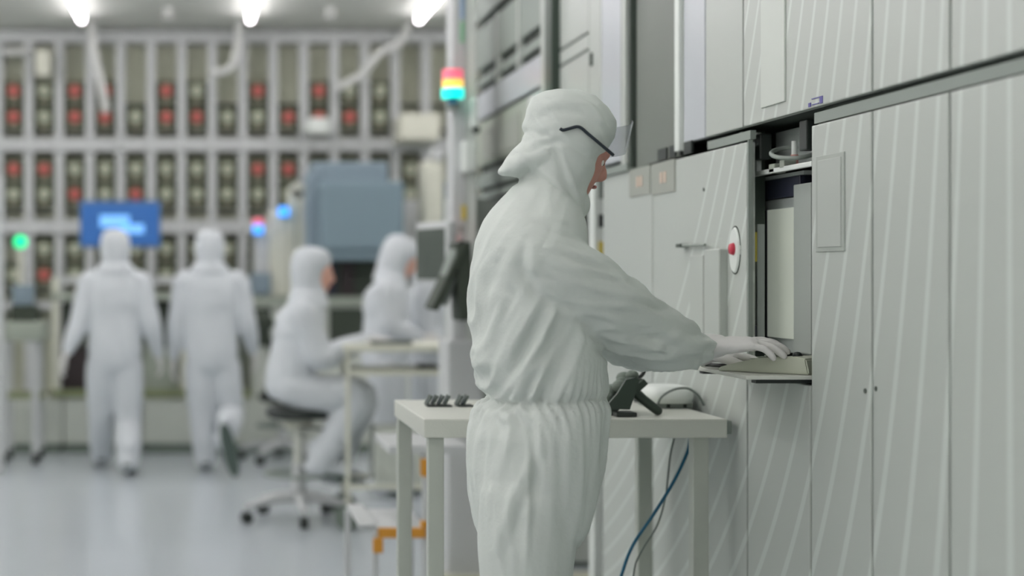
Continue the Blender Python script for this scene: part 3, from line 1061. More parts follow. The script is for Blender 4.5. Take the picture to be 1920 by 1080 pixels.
# tablet on its stand, seen from behind
Y = 4.2
t = thing('tablet_stand', 'black tablet leaning on an easel stand to the right of the person', 'tablet', (P(1160, 0, Y).x, Y, TT))
a, b = P(1128, 772, Y), P(1198, 708, Y)
a.z = TT + 0.006
d = b - a
rotm = d.to_track_quat('X', 'Z').to_matrix().to_4x4()
part('tablet', box(NB(), (a.x + b.x) / 2 - d.length / 2, (a.x + b.x) / 2 + d.length / 2, Y - 0.07, Y + 0.10, (a.z + b.z) / 2 - 0.014, (a.z + b.z) / 2 + 0.004, rot=rotm, bev=0.003), M_darkpost, t)
bm = NB()
pg = [(1133, 767), (1158, 738), (1174, 712), (1192, 708), (1199, 712), (1190, 742), (1181, 768)]
va = [bm.verts.new(P(x_, y_, Y - 0.10)) for x_, y_ in pg]
vb = [bm.verts.new(v.co + Vector((0, 0.012, 0))) for v in va]
bm.faces.new(va)
bm.faces.new(list(reversed(vb)))
for i in range(len(pg)):
    k2 = (i + 1) % len(pg)
    bm.faces.new((va[k2], va[i], vb[i], vb[k2]))
part('side_flap', bm, M_darkpost, t)
bm = limb(NB(), [(P(1180, 716, Y - 0.06), 0.012), (P(1196, 740, Y - 0.06), 0.013), (Vector((P(1221, 0, Y).x, Y - 0.06, TT + 0.012)), 0.012)], n=10)
part('rear_leg', bm, M_darkpost, t, True)
bm = limb(NB(), [(P(1190, 714, Y - 0.02), 0.005), (P(1203, 704, Y - 0.02), 0.005), (P(1208, 696, Y - 0.02), 0.005)], n=8)
part('pen', bm, M_black, t, True)
part('foot', box(NB(), P(1134, 0, Y).x, P(1172, 0, Y).x, Y - 0.12, Y - 0.06, TT, TT + 0.012, bev=0.004), M_black, t)
bm = NB()
for i in range(7):
    q = a.lerp(b, 0.18 + i * 0.11)
    ball(bm, (q.x - 0.01, Y - 0.03 + 0.02 * (i % 3), q.z + 0.022), 0.017 + 0.004 * (i % 2), 1, 1, 0.8, n=8)
part('crumpled_wrap', bm, M_kick, t, True, label='crumpled grey wrap')
# white unit
Y = 4.42
t = thing('white_console', 'rounded white console behind the tablet stand on the steel table', 'console', (P(1255, 0, Y).x, Y, TT))
bm = NB()
secs = []
for k, (z, s_) in enumerate(((0.014, 0.95), (0.03, 1.0), (0.045, 0.97), (0.056, 0.86), (0.060, 0.62))):
    secs.append((Vector((P(1248, 0, Y).x, Y, TT + z)), Vector((0.066 * s_, 0, 0)), Vector((0, 0.09 * s_, 0))))
rings(bm, secs, n=36, power=3.2)
part('body', bm, M_white, t, True)
part('base', box(NB(), P(1209, 0, Y).x, P(1284, 0, Y).x, Y - 0.07, Y + 0.07, TT, TT + 0.015, bev=0.003), M_trim, t)
for px in (1253, 1284):
    part('port', box(NB(), P(px - 3, 0, Y - .07).x, P(px + 3, 0, Y - .07).x, Y - 0.073, Y - 0.069, TT + 0.002, TT + 0.012), M_black, t)
Y = 4.55
bm = box(NB(), P(1192, 0, Y).x, P(1224, 0, Y).x, Y - 0.03, Y + 0.03, TT, P(0, 719, Y).z, bev=0.004)
box(bm, P(1186, 0, Y).x, P(1243, 0, Y).x, Y - 0.03, Y + 0.03, P(0, 731, Y).z, P(0, 727, Y).z)
solo('black_adapter', bm, M_black, 'black box adapter behind the white console', 'adapter')
# cables
bm = cable(NB(), [Vector((1.22, 4.31, TT + 0.008)), P(1240, 745, 4.31), P(1262, 731, 4.31), P(1288, 728, 4.31), P(1308, 740, 4.31), Vector((P(1320, 0, 4.31).x, 4.31, TT + 0.012))], 0.0032)
solo('looped_cable', bm, M_greycable, 'thin grey cable looping over the white console', 'cable', None, True)
bm = cable(NB(), [P(1294, 822, 4.3), P(1288, 850, 4.3), P(1262, 905, 4.3), P(1225, 965, 4.3), P(1188, 1020, 4.3), P(1168, 1070, 4.3), P(1150, 1140, 4.3), P(1150, 1250, 4.3), Vector((1.10, 4.3, 0.01)), Vector((1.16, 4.5, 0.008))], 0.0045)
solo('blue_cable', bm, M_bluecable, 'blue cable hanging below the steel table', 'cable', None, True)
bm = cable(NB(), [P(1264, 822, 4.34), P(1256, 860, 4.34), P(1248, 930, 4.34), P(1232, 985, 4.34), P(1205, 1030, 4.34), P(1189, 1070, 4.34), P(1190, 1150, 4.34), Vector((1.2, 4.34, 0.01)), Vector((1.26, 4.4, 0.008))], 0.0026)
solo('grey_cable', bm, M_greycable, 'thin grey cable hanging beside the blue cable', 'cable', None, True)

# ====================================================== ORANGE-CORNERED CART AND FLOOR SLATS
YC = 6.0
t = thing('frame_cart', 'low white tube-frame cart with orange corner joints behind the steel table', 'cart', (P(740, 0, YC).x, YC, 0))


def CP(px, py, dy=0.0):
    p = P(px, py, YC)
    p.y += dy
    return p


def cbar(x0, x1, z0, z1, y0, y1, nm='rail', m=None):
    part(nm, box(NB(), x0, x1, y0, y1, z0, z1, bev=0.004), m or M_rack, t)


xa, xb, xc_ = CP(672, 0).x, CP(704, 0).x, CP(798, 0).x
zlo, zhi = CP(0, 998).z, CP(0, 850).z
cbar(xa, xb + 0.0, zlo + 0.02, zlo + 0.035, YC - 0.02, YC + 0.5, 'side_plate')
for x, zt2, yy in ((xa, zlo + 0.02, 0.45), (xb, zlo, 0.0), (xc_, zhi, 0.0), (xc_, zhi, 0.45)):
    cbar(x - 0.012, x + 0.012, 0.0, zt2, YC + yy - 0.012, YC + yy + 0.012, 'post')
cbar(xb, xc_, zlo - 0.012, zlo + 0.012, YC - 0.012, YC + 0.012)
cbar(xb, xc_, 0.06, 0.085, YC - 0.012, YC + 0.012)
cbar(xc_ - 0.01, xc_ + 0.01, zhi - 0.02, zhi + 0.005, YC, YC + 0.46)
cbar(xc_ - 0.14, xc_ + 0.16, zhi, zhi + 0.03, YC - 0.02, YC + 0.46, 'tray')
cbar(xb - 0.03, xc_, zlo + 0.012, zlo + 0.022, YC - 0.01, YC + 0.46, 'shelf')


def corner(cx_, cz, sx, sz, lx=0.075, lz=0.075):
    bm = NB()
    if lx:
        box(bm, min(cx_, cx_ + sx * lx), max(cx_, cx_ + sx * lx), YC - 0.024, YC + 0.02, cz - 0.019, cz + 0.019, bev=0.006)
    if lz:
        box(bm, cx_ - 0.019, cx_ + 0.019, YC - 0.025, YC + 0.02, min(cz - 0.019 * sz * -1, cz + sz * lz), max(cz - 0.019 * sz * -1, cz + sz * lz), bev=0.006)
    part('corner_joint', bm, M_orange, t, label='orange corner joint')


corner(xb + 0.008, zlo, 1, -1)
corner(xc_ + 0.0, zlo, -1, 1, 0.06, 0.045)
corner(xc_ + 0.0, zhi, 1, -1, 0, 0.085)
corner(xc_ + 0.0, 0.13, 1, 1, 0, 0.05)

bm = NB()
for i in range(7):
    y = 5.75 + i * 0.23
    box(bm, 1.05, 2.2, y, y + 0.13, 0.0, 0.02, bev=0.004)
solo('floor_slats', bm, M_slat, 'pale slatted floor grid in the recess at the far end of the machine', 'floor grid')

# ====================================================== WORKBENCH OF THE SEATED PERSON
YW = 8.75


def QX(px, Y=YW):
    return P(px, 0, Y).x


def QZ(py, Y=YW):
    return P(0, py, Y).z


t = thing('work_trolley', 'beige framed wheeled workbench before the seated person', 'workbench', (QX(745), YW, 0))
part('worktop', box(NB(), QX(640), QX(850), YW - 0.25, YW + 0.3, QZ(656, YW), QZ(643, YW), bev=0.006), M_cream, t)
part('shelf', box(NB(), QX(652), QX(850), YW - 0.2, YW + 0.28, QZ(700), QZ(690), bev=0.004), M_cream, t)
for x, y in ((QX(646), YW - 0.2), (QX(840), YW - 0.2), (QX(652), YW + 0.25), (QX(845), YW + 0.25)):
    l = part('leg', box(NB(), x - 0.012, x + 0.012, y - 0.012, y + 0.012, 0.09, QZ(655), bev=0.003), M_cream, t)
    part('castor', cyl(NB(), (x - 0.005, y - 0.022, 0.07), (x + 0.005, y + 0.022, 0.07), 0.07), M_kick, l)
part('foot_rail', box(NB(), QX(646), QX(840), YW - 0.21, YW - 0.19, QZ(908), QZ(899)), M_cream, t)
part('foot_rail', box(NB(), QX(652), QX(845), YW + 0.24, YW + 0.26, QZ(908), QZ(899)), M_cream, t)
part('box_under', box(NB(), QX(700), QX(790), YW - 0.1, YW + 0.2, QZ(903), QZ(800), bev=0.01), M_lowgrey, t)
zw = QZ(643, YW)
solo('keyboard', box(NB(), QX(690), QX(765), YW - 0.2, YW - 0.06, zw, zw + 0.02, bev=0.004), M_darktrim, 'thin dark keyboard under the hands of the seated person', 'keyboard')
bm = box(NB(), QX(783), QX(818), YW - 0.1, YW + 0.1, QZ(690), QZ(690) + 0.02, bev=0.004)
solo('black_tray', bm, M_black, 'small black tray on the shelf of the beige workbench', 'tray')

# chairs
def lab_chair(c, yaw, label):
    t = thing('lab_chair', label, 'chair', (c[0], c[1], 0), 'laboratory chairs')
    x, y, sz = c
    bm = NB()
    rings(bm, [(Vector((x, y, sz - q)), Vector((0.18 * k, 0, 0)), Vector((0, 0.2 * k, 0))) for q, k in ((0.06, 0.85), (0.045, 1.0), (0.015, 1.0), (0.0, 0.85))], n=28, power=3)
    part('seat', bm, M_black, t, True)
    bm = box(NB(), x - 0.08, x + 0.08, y - 0.08, y + 0.08, sz - 0.12, sz - 0.06, bev=0.02)
    part('mechanism', bm, M_cream, t)
    bm = NB()
    for k in range(10):
        pass
    part('height_lever', cyl(NB(), (x, y - 0.1, sz - 0.1), (x + 0.14, y - 0.16, sz - 0.11), 0.008), M_black, t)
    part('column', cyl(NB(), (x, y, 0.1), (x, y, sz - 0.12), 0.028), M_steel, t)
    part('column_sleeve', cyl(NB(), (x, y, 0.1), (x, y, sz * 0.5), 0.045, 0.036), M_rack, t)
    bm = cable(NB(), [Vector((x + 0.19 * cos(a * pi / 8), y + 0.19 * sin(a * pi / 8), 0.26)) for a in range(17)], 0.011, sub=2)
    for a in range(4):
        cyl(bm, (x, y, 0.26), (x + 0.19 * cos(a * pi / 2), y + 0.19 * sin(a * pi / 2), 0.26), 0.008)
    part('foot_ring', bm, M_trim, t, True)
    for k in range(5):
        a = yaw + k * 2 * pi / 5
        dx, dy = cos(a), sin(a)
        bm = limb(NB(), [(Vector((x, y, 0.13)), 0.035), (Vector((x + dx * 0.16, y + dy * 0.16, 0.12)), 0.026), (Vector((x + dx * 0.31, y + dy * 0.31, 0.09)), 0.018)], n=10)
        l = part('base_arm', bm, M_rack, t, True)
        cxx, cyy = x + dx * 0.31, y + dy * 0.31
        bm = cyl(NB(), (cxx - dy * 0.022, cyy + dx * 0.022, 0.032), (cxx + dy * 0.022, cyy - dx * 0.022, 0.032), 0.032)
        part('castor', bm, M_black, l)
    # curved back
    bm = NB()
    bx, by = -cos(yaw * 0 + 0), 0
    return t


cs = P(560, 0, 8.9)
seat_z = P(0, 763, 8.9).z
lab_chair((cs.x, 8.9, seat_z), radians(200), 'black-seated laboratory stool on a wheeled star base under the seated person')
t2 = lab_chair((P(530, 0, 11.75).x, 11.75, 0.5), radians(20), 'empty dark chair with curved back right of the right walking person')
bm = limb(NB(), [(Vector((P(520, 0, 11.75).x, 11.75, 0.42)), 0.02), (P(500, 740, 11.6), 0.022), (P(508, 700, 11.6), 0.022), (P(507, 650, 11.6), 0.024), (P(494, 610, 11.6), 0.024)], n=12)
part('back_support', bm, M_dkgreen, t2, True)
part('backrest', ball(NB(), P(486, 605, 11.6), 0.08, 1.4, 0.35, 1.0), M_dkgreen, t2, True)


# ====================================================== PEOPLE
def nz(p, f, seed=0):
    return noise.noise(Vector((p.x * f[0] + seed * 7.3, p.y * f[1] + seed * 3.1, p.z * f[2] - seed * 5.7)))


def ridge(v, k=1.0):
    return (1 - abs(v) * 2.2) * k


def folds_generic(amp):
    def f(p, n):
        v = ridge(nz(p, (9, 9, 4), 1)) * 0.6 + nz(p, (14, 14, 9), 2) * 0.5
        return amp * (v - 0.3)
    return f


def hand(bm, wrist, d, palm, spread=0.02, curls=(25, 25, 28, 32), thumb=1, s=1.0, spr=5.0):
    """glove mesh pieces: palm, five fingers.  d = pointing direction, palm = palm normal, thumb = side sign"""
    d = d.normalized()
    palm = (palm - d * palm.dot(d)).normalized()
    side = d.cross(palm).normalized() * thumb       # towards the thumb
    wv = Vector(wrist)
    # palm
    secs = []
    for t_, hw, th in ((-0.05, 0.030, 0.024), (0.0, 0.030, 0.022), (0.03, 0.039, 0.019), (0.06, 0.044, 0.016), (0.085, 0.043, 0.014), (0.097, 0.036, 0.010)):
        secs.append((wv + d * t_ * s, side * hw * s, palm * th * s))
    rings(bm, secs, n=20, power=2.5)
    lens = (0.072, 0.082, 0.076, 0.060)
    offs = (0.031, 0.0105, -0.0105, -0.031)
    base = (0.085, 0.089, 0.086, 0.078)
    fr = (0.0098, 0.0100, 0.0096, 0.0086)
    for i in range(4):
        b = wv + d * base[i] * s + side * offs[i] * s
        c = radians(curls[i])
        dd = (d + side * (offs[i] * spr)).normalized()
        pts = [(b - dd * 0.02 * s, fr[i] * 1.08 * s)]
        cur = b.copy()
        ang = 0
        for seg, fa in ((0.44, 0.5), (0.31, 1.1), (0.25, 0.9)):
            ang += c * fa
            step = (dd * cos(ang) + palm * sin(ang)).normalized()
            pts.append((cur.copy(), fr[i] * s))
            cur = cur + step * lens[i] * seg * s
        pts.append((cur, fr[i] * 0.82 * s))
        limb(bm, pts, n=10, sub=3)
    # thumb from the side of the palm near its base
    tb = wv + d * 0.025 * s + side * 0.028 * s
    td = (d * 0.75 + side * 0.62 + palm * 0.25).normalized()
    t2_ = (d * 0.93 + side * 0.25 + palm * 0.3).normalized()
    limb(bm, [(tb - td * 0.01 * s, 0.014 * s), (tb + td * 0.03 * s, 0.0125 * s), (tb + td * 0.03 * s + t2_ * 0.03 * s, 0.0108 * s), (tb + td * 0.03 * s + t2_ * 0.052 * s, 0.0092 * s)], n=10, sub=3)
    return bm


def head_mesh(c, fwd, up, s=1.0):
    """skin head: skull, jaw, nose, brow, ears, neck - c is the middle of the skull"""
    fwd = fwd.normalized()
    up = (up - fwd * up.dot(fwd)).normalized()
    lat = fwd.cross(up).normalized()
    B = Matrix((fwd, lat, up)).transposed()

    def T(x, y, z):
        return c + (B @ Vector((x, y, z))) * s
    bm = NB()
    R3 = B.to_4x4()
    ball(bm, T(-0.008, 0, 0.03), 0.1 * s, 0.93, 0.74, 0.85, rot=R3)
    secs = [(T(0.012, 0, 0.03), B @ Vector((0.072, 0, 0)) * s, B @ Vector((0, 0.066, 0)) * s),
            (T(0.018, 0, -0.01), B @ Vector((0.072, 0, 0)) * s, B @ Vector((0, 0.064, 0)) * s),
            (T(0.022, 0, -0.05), B @ Vector((0.064, 0, 0)) * s, B @ Vector((0, 0.055, 0)) * s),
            (T(0.028, 0, -0.085), B @ Vector((0.052, 0, 0)) * s, B @ Vector((0, 0.038, 0)) * s),
            (T(0.036, 0, -0.103), B @ Vector((0.034, 0, 0)) * s, B @ Vector((0, 0.022, 0)) * s)]
    rings(bm, secs, n=24)
    limb(bm, [(T(0.083, 0, 0.012), 0.008 * s), (T(0.097, 0, -0.012), 0.010 * s), (T(0.102, 0, -0.028), 0.0125 * s), (T(0.088, 0, -0.034), 0.013 * s)], n=10, sub=3)
    limb(bm, [(T(0.076, -0.045, 0.022), 0.009 * s), (T(0.088, 0, 0.02), 0.009 * s), (T(0.076, 0.045, 0.022), 0.009 * s)], n=8, sub=4)
    for q in (-1, 1):
        ball(bm, T(-0.01, q * 0.074, -0.005), 0.03 * s, 0.6, 0.28, 1.0, rot=R3, n=8)
    limb(bm, [(T(-0.02, 0, -0.03), 0.055 * s), (T(-0.035, 0, -0.14), 0.055 * s)], n=16, sub=3)
    return bm, T, R3


def face_features(body, T, s=1.0):
    for q in (-1, 1):
        e = part('eye', ball(NB(), T(0.068, q * 0.031, 0.0), 0.0125 * s, n=8), M_eyew, body, True)
        part('iris', ball(NB(), T(0.0775, q * 0.031, -0.001), 0.0055 * s, n=6), M_eye, e, True)
    bm = limb(NB(), [(T(0.083, -0.022, -0.062), 0.003 * s), (T(0.091, 0, -0.060), 0.0052 * s), (T(0.083, 0.022, -0.062), 0.003 * s)], n=8, sub=3)
    part('mouth', bm, M_lip, body, True)


def hood_shape(c, fwd, up, neck, s=1.0):
    fwd = fwd.normalized()
    up = (up - fwd * up.dot(fwd)).normalized()
    lat = fwd.cross(up).normalized()
    bm = NB()
    secs = []
    for z, xf, xb, hl in ((0.148, 0.02, -0.03, 0.03), (0.142, 0.05, -0.06, 0.055), (0.125, 0.082, -0.092, 0.08), (0.095, 0.102, -0.112, 0.097),
                          (0.055, 0.105, -0.12, 0.105), (0.02, 0.083, -0.12, 0.106), (-0.02, 0.074, -0.117, 0.104), (-0.06, 0.074, -0.112, 0.099),
                          (-0.095, 0.09, -0.108, 0.095)):
        secs.append((c + up * z * s + fwd * (xf + xb) / 2 * s, fwd * (xf - xb) / 2 * s, lat * hl * s))
    secs.append((neck + Vector((0, 0, 0.02)), fwd * 0.10 * s, lat * 0.115 * s))
    secs.append((neck - Vector((0, 0, 0.05)), fwd * 0.12 * s, lat * 0.15 * s))
    rings(bm, secs, n=28)
    return bm


def suit_torso(bm, secs):
    rings(bm, secs, n=32, power=2.3)


def boot(bm, ankle, toe, r=0.05):
    d = (toe - ankle)
    h = Vector((d.x, d.y, d.z))
    heel = ankle - Vector((h.x, h.y, 0)).normalized() * 0.04
    limb(bm, [(heel + Vector((0, 0, -0.02)), r * 0.95), (ankle.lerp(toe, 0.45), r * 1.0), (toe, r * 0.78)], n=14, sub=3)


def figure(label, J, face, fwdh, sizes=1.0, voxel=0.012, curls=(25, 25, 28, 32), lookup=None, amp=0.006, mat_s=None, feat=False, palm=None):
    """person from joints J (world vectors) facing `face` (unit, horizontal); returns the root"""
    ms = mat_s or M_suit_f
    base = Vector((J['pel'].x, J['pel'].y, 0))
    t = thing('person', label, 'person', base, 'people in white cleanroom suits')
    f = face.normalized()
    lat = Vector((-f.y, f.x, 0))          # left side of the person
    z = Vector((0, 0, 1))
    k = sizes
    pel, chest, neck = J['pel'], J['chest'], J['neck']
    sp = (neck - pel)
    tilt = (chest - pel).normalized()
    fw = f
    # coverall
    bm = NB()
    shw = (J['shL'] - J['shR']).length / 2
    secs = []
    for q, wd, dp in ((-0.10, 0.11, 0.10), (-0.04, 0.17, 0.135), (0.06, 0.185, 0.145), (0.22, 0.178, 0.135), (0.30, 0.175, 0.130)):
        secs.append((pel + tilt * q * k, lat * wd * k, fw * dp * k))
    secs.append((chest - tilt * 0.08, lat * 0.19 * k, fw * 0.14 * k))
    secs.append((chest + tilt * 0.03, lat * (shw * 0.98), fw * 0.135 * k))
    secs.append((chest.lerp(neck, 0.55), lat * (shw * 0.93), fw * 0.115 * k))
    secs.append((chest.lerp(neck, 0.82), lat * 0.125 * k, fw * 0.09 * k))
    secs.append((neck, lat * 0.085 * k, fw * 0.08 * k))
    suit_torso(bm, secs)
    for S in 'LR':
        sh, el, wr = J['sh' + S], J['el' + S], J['wr' + S]
        limb(bm, [(sh.lerp(chest, 0.3), 0.075 * k), (sh, 0.078 * k), (sh.lerp(el, 0.5), 0.074 * k), (el, 0.069 * k), (el.lerp(wr, 0.5), 0.062 * k), (wr, 0.042 * k)], n=18)
        hp, kn, an = J['hip' + S], J['kn' + S], J['an' + S]
        if 'sole' + S in J:
            an = kn.lerp(an, 0.8)
        limb(bm, [(hp + z * 0.03, 0.105 * k), (hp.lerp(kn, 0.35), 0.107 * k), (kn, 0.092 * k), (kn.lerp(an, 0.5), 0.09 * k), (an, 0.074 * k)], n=20)
    me = remesh(bm, voxel, 4, folds_generic(amp))
    # body inside: one continuous surface from head to wrists and ankles
    hc = J['head']
    hbm, T, R3 = head_mesh(hc + (fwdh.normalized() * 0.022 if feat else V((0, 0, 0))), fwdh, lookup or z, k)
    limb(hbm, [(neck, 0.055), (chest, 0.10), (pel.lerp(chest, 0.5), 0.095), (pel, 0.10)], n=16)
    for S in 'LR':
        limb(hbm, [(chest.lerp(J['sh' + S], 0.2), 0.05), (J['sh' + S], 0.042), (J['el' + S], 0.034), (J['wr' + S], 0.024)], n=12)
        limb(hbm, [(pel, 0.07), (J['hip' + S], 0.065), (J['kn' + S], 0.045), (J['an' + S], 0.032)], n=12)
    body = mpart('body', remesh(hbm, 0.008, 3), M_skin, t)
    if feat:
        face_features(body, T, k)
    mpart('coverall', me, ms, t)
    hb = hood_shape(hc, fwdh, lookup or z, neck, k)
    mpart('hood', remesh(hb, voxel * 0.8, 3, folds_generic(amp * 0.7)), ms, t)
    for S in 'LR':
        sg = 1 if S == 'L' else -1
        wr, el = J['wr' + S], J['el' + S]
        d = J.get('hd' + S, (wr - el).normalized())
        pm = J.get('pm' + S, -lat * sg)
        hm = NB()
        # which side the thumb is on
        dd = d.normalized()
        pp = (pm - dd * pm.dot(dd)).normalized()
        sd = dd.cross(pp)
        tt = J.get('th' + S, f)
        hand(hm, wr + dd * 0.035, d, pm, thumb=1 if sd.dot(tt) > 0 else -1, curls=curls, s=0.95 * k)
        mpart('glove', remesh(hm, 0.0055, 2), M_glove, t)
        an, toe = J['an' + S], J['toe' + S]
        b_ = NB()
        boot(b_, an, toe)
        limb(b_, [(an + z * 0.10, 0.058), (an, 0.05)], n=14, sub=2)
        bo = mpart('boot', remesh(b_, 0.01, 2), ms, t)
        d3 = (toe - an).normalized()
        dn = Vector((0, 0, -1))
        dn = (dn - d3 * dn.dot(d3))
        dn = dn.normalized() if dn.length > 0.05 else -f
        if 'sole' + S in J:
            dn = J['sole' + S].normalized()
        mid = an.lerp(toe, 0.42) + dn * (0.055 if 'sole' + S in J else 0.042)
        hl = (toe - an).length / 2 + 0.075
        sb = NB()
        ls = d3.cross(dn).normalized()
        dn2 = ls.cross(d3).normalized()
        if dn2.dot(dn) < 0:
            dn2 = -dn2
        rings(sb, [(mid + dn2 * q, d3 * hl * kk, ls * 0.046 * kk) for q, kk in ((-0.012, 0.97), (0.004, 1.0), (0.012, 0.95))], n=24, power=2.6)
        part('sole', sb, M_sole, bo)
    return t


def walker(label, px, Y, k, arm, legs, lookd=(0, 1, 0), **kw):
    pass


V = Vector
fY = V((0, 1, 0))
# left walker
Y = 11.0
J = dict(pel=P(215, 672, Y), chest=P(215, 545, Y), neck=P(216, 500, Y), head=P(216, 470, Y + 0.02),
         shR=P(262, 528, Y), shL=P(168, 528, Y), elR=P(283, 608, Y - 0.02), elL=P(148, 605, Y - 0.04), wrR=P(296, 660, Y + 0.05), wrL=P(128, 655, Y - 0.08),
         hipR=P(240, 694, Y), hipL=P(190, 694, Y), knR=P(241, 790, Y + 0.02), knL=P(190, 782, Y + 0.12), anR=P(241, 868, Y - 0.15), anL=P(190, 868, Y + 0.35))
J['anR'].z = 0.075
J['anL'].z = 0.085
J['toeR'] = J['anR'] + V((0.01, 0.15, -0.028))
J['toeL'] = J['anL'] + V((-0.02, 0.15, -0.02))
J['toeR'].z = 0.052
J['anR'].z = 0.10
J['toeL'].z = 0.052
J['anL'].z = 0.085
figure('person in white hooded suit walking away, left of the two walkers, below blue screen', J, fY, fY)
# right walker
Y = 11.1
J = dict(pel=P(396, 672, Y), chest=P(395, 545, Y), neck=P(393, 500, Y), head=P(393, 470, Y + 0.02),
         shR=P(446, 528, Y), shL=P(346, 528, Y), elR=P(464, 608, Y), elL=P(332, 608, Y), wrR=P(474, 655, Y + 0.1), wrL=P(326, 665, Y + 0.03),
         hipR=P(422, 694, Y), hipL=P(374, 694, Y), knR=P(432, 775, Y + 0.05), knL=P(380, 785, Y + 0.05), anR=P(424, 818, Y - 0.36), anL=P(386, 868, Y + 0.05))
J['anL'].z = 0.085
J['toeL'] = J['anL'] + V((0.0, 0.15, 0))
J['toeL'].z = 0.052
J['toeR'] = P(438, 878, Y - 0.34)
J['soleR'] = V((0, -1, 0.1))
figure('person in white hooded suit walking away, right sole lifted, right of the two walkers', J, fY, fY)
# seated person
fX = V((1, 0, 0))
Y = 8.9
J = dict(pel=P(545, 715, Y), chest=P(563, 600, Y), neck=P(578, 555, Y), head=P(584, 512, Y),
         shR=P(566, 588, Y - 0.17), shL=P(566, 588, Y + 0.17), elR=P(600, 672, Y - 0.2), elL=P(606, 668, Y + 0.2), wrR=P(676, 640, Y - 0.13), wrL=P(690, 636, Y + 0.1),
         hipR=P(548, 738, Y - 0.1), hipL=P(548, 738, Y + 0.1), knR=P(672, 742, Y - 0.13), knL=P(678, 742, Y + 0.13), anR=P(598, 872, Y - 0.12), anL=P(625, 885, Y + 0.14))
for S in 'RL':
    J['toe' + S] = J['an' + S] + V((0.15, 0, -0.03))
    J['hd' + S] = V((1, 0, -0.05))
    J['pm' + S] = V((0, 0, -1))
    J['th' + S] = V((0, 1 if S == 'R' else -1, 0))
figure('person in white hooded suit seated on the black stool, face showing, hands on the workbench', J, fX, V((1, -0.12, -0.08)), feat=True, curls=(12, 12, 14, 16))
# standing pair
fA = V((0.97, 0.1, 0)).normalized()
Y = 9.9
J = dict(pel=P(722, 680, Y), chest=P(724, 560, Y), neck=P(733, 522, Y), head=P(746, 486, Y),
         shR=P(720, 545, Y - 0.17), shL=P(730, 545, Y + 0.17), elR=P(735, 615, Y - 0.2), elL=P(745, 620, Y + 0.2), wrR=P(782, 632, Y - 0.15), wrL=P(795, 640, Y + 0.1),
         hipR=P(722, 700, Y - 0.1), hipL=P(730, 700, Y + 0.1), knR=P(725, 800, Y - 0.1), knL=P(735, 800, Y + 0.1), anR=P(718, 900, Y - 0.1), anL=P(738, 900, Y + 0.12))
for S in 'RL':
    J['an' + S].z = 0.085
    J['toe' + S] = J['an' + S] + V((0.15, 0.0, -0.033))
figure('person in white hooded suit standing bowed beside the grey arm monitor', J, fA, V((0.9, 0.05, -0.35)), lookup=V((0.35, 0, 0.93)), feat=True)
Y = 10.35
J = dict(pel=P(803, 685, Y), chest=P(804, 560, Y), neck=P(808, 520, Y), head=P(822, 486, Y),
         shR=P(800, 540, Y - 0.17), shL=P(808, 540, Y + 0.17), elR=P(800, 620, Y - 0.2), elL=P(830, 620, Y + 0.2), wrR=P(830, 650, Y - 0.2), wrL=P(850, 640, Y + 0.1),
         hipR=P(800, 700, Y - 0.1), hipL=P(806, 700, Y + 0.1), knR=P(798, 800, Y - 0.1), knL=P(808, 800, Y + 0.1), anR=P(798, 900, Y - 0.1), anL=P(806, 900, Y + 0.12))
for S in 'RL':
    J['an' + S].z = 0.085
    J['toe' + S] = J['an' + S] + V((0.15, 0.0, -0.033))
figure('person in white hooded suit standing with the head hidden behind the grey arm monitor', J, fA, V((1, 0, -0.2)), feat=True)

# ------------------------------------------------ foreground person
YC0 = 3.55
man = thing('person', 'tall person in white hooded suit and glasses at the pull-out keypad in the foreground', 'person', (0.72, YC0, 0), 'people in white cleanroom suits')
UX, UY = V((1, 0, 0)), V((0, 1, 0))


def sec(y, xa, xb_, hl, Yc=YC0, dy=0.0):
    c = P((xa + xb_) / 2, y, Yc)
    c.y += dy
    return (c, UX * ((xb_ - xa) / 2 * Yc / F), UY * hl)


tors = [(337, 985, 1052, 0.078), (352, 962, 1064, 0.094), (372, 943, 1074, 0.114), (392, 927, 1084, 0.138), (418, 911, 1092, 0.166), (450, 898, 1094, 0.188), (500, 890, 1092, 0.20),
        (560, 886, 1102, 0.195), (620, 886, 1116, 0.19), (680, 892, 1127, 0.185), (722, 905, 1131, 0.178), (744, 915, 1131, 0.172),
        (768, 897, 1131, 0.183), (810, 881, 1128, 0.195), (870, 877, 1121, 0.197), (930, 880, 1108, 0.195), (985, 892, 1094, 0.18), (1020, 905, 1080, 0.12)]
bm = NB()
rings(bm, [sec(*q) for q in tors], n=40, power=2.25)
armR = [(P(982, 474, 3.50), 0.080), (P(1005, 482, 3.44), 0.090), (P(1062, 520, 3.425), 0.088), (P(1130, 566, 3.45), 0.081), (P(1190, 610, 3.50), 0.074), (P(1250, 640, 3.55), 0.064), (P(1292, 652, 3.59), 0.050), (P(1308, 654, 3.60), 0.038)]
limb(bm, armR, n=24, sub=6)
armL = [(P(985, 470, 3.64), 0.080), (P(1020, 490, 3.72), 0.08), (P(1100, 570, 3.76), 0.07), (P(1150, 630, 3.79), 0.062), (P(1215, 655, 3.82), 0.052), (P(1275, 664, 3.84), 0.040)]
limb(bm, armL, n=24, sub=6)
for yy, dx in ((3.455, 0), (3.655, 6)):
    x_ = 985 + dx
    limb(bm, [(P(x_ + 8, 930, yy), 0.105), (P(x_ + 2, 1010, yy), 0.105), (P(x_, 1090, yy), 0.098), (P(x_ + 2, 1240, yy), 0.086), (P(x_ - 10, 1400, yy), 0.083), (P(x_ - 20, 1560, yy), 0.070), (P(x_ - 20, 1600, yy), 0.05)], n=24, sub=5)

axR = [p for p, r in armR]


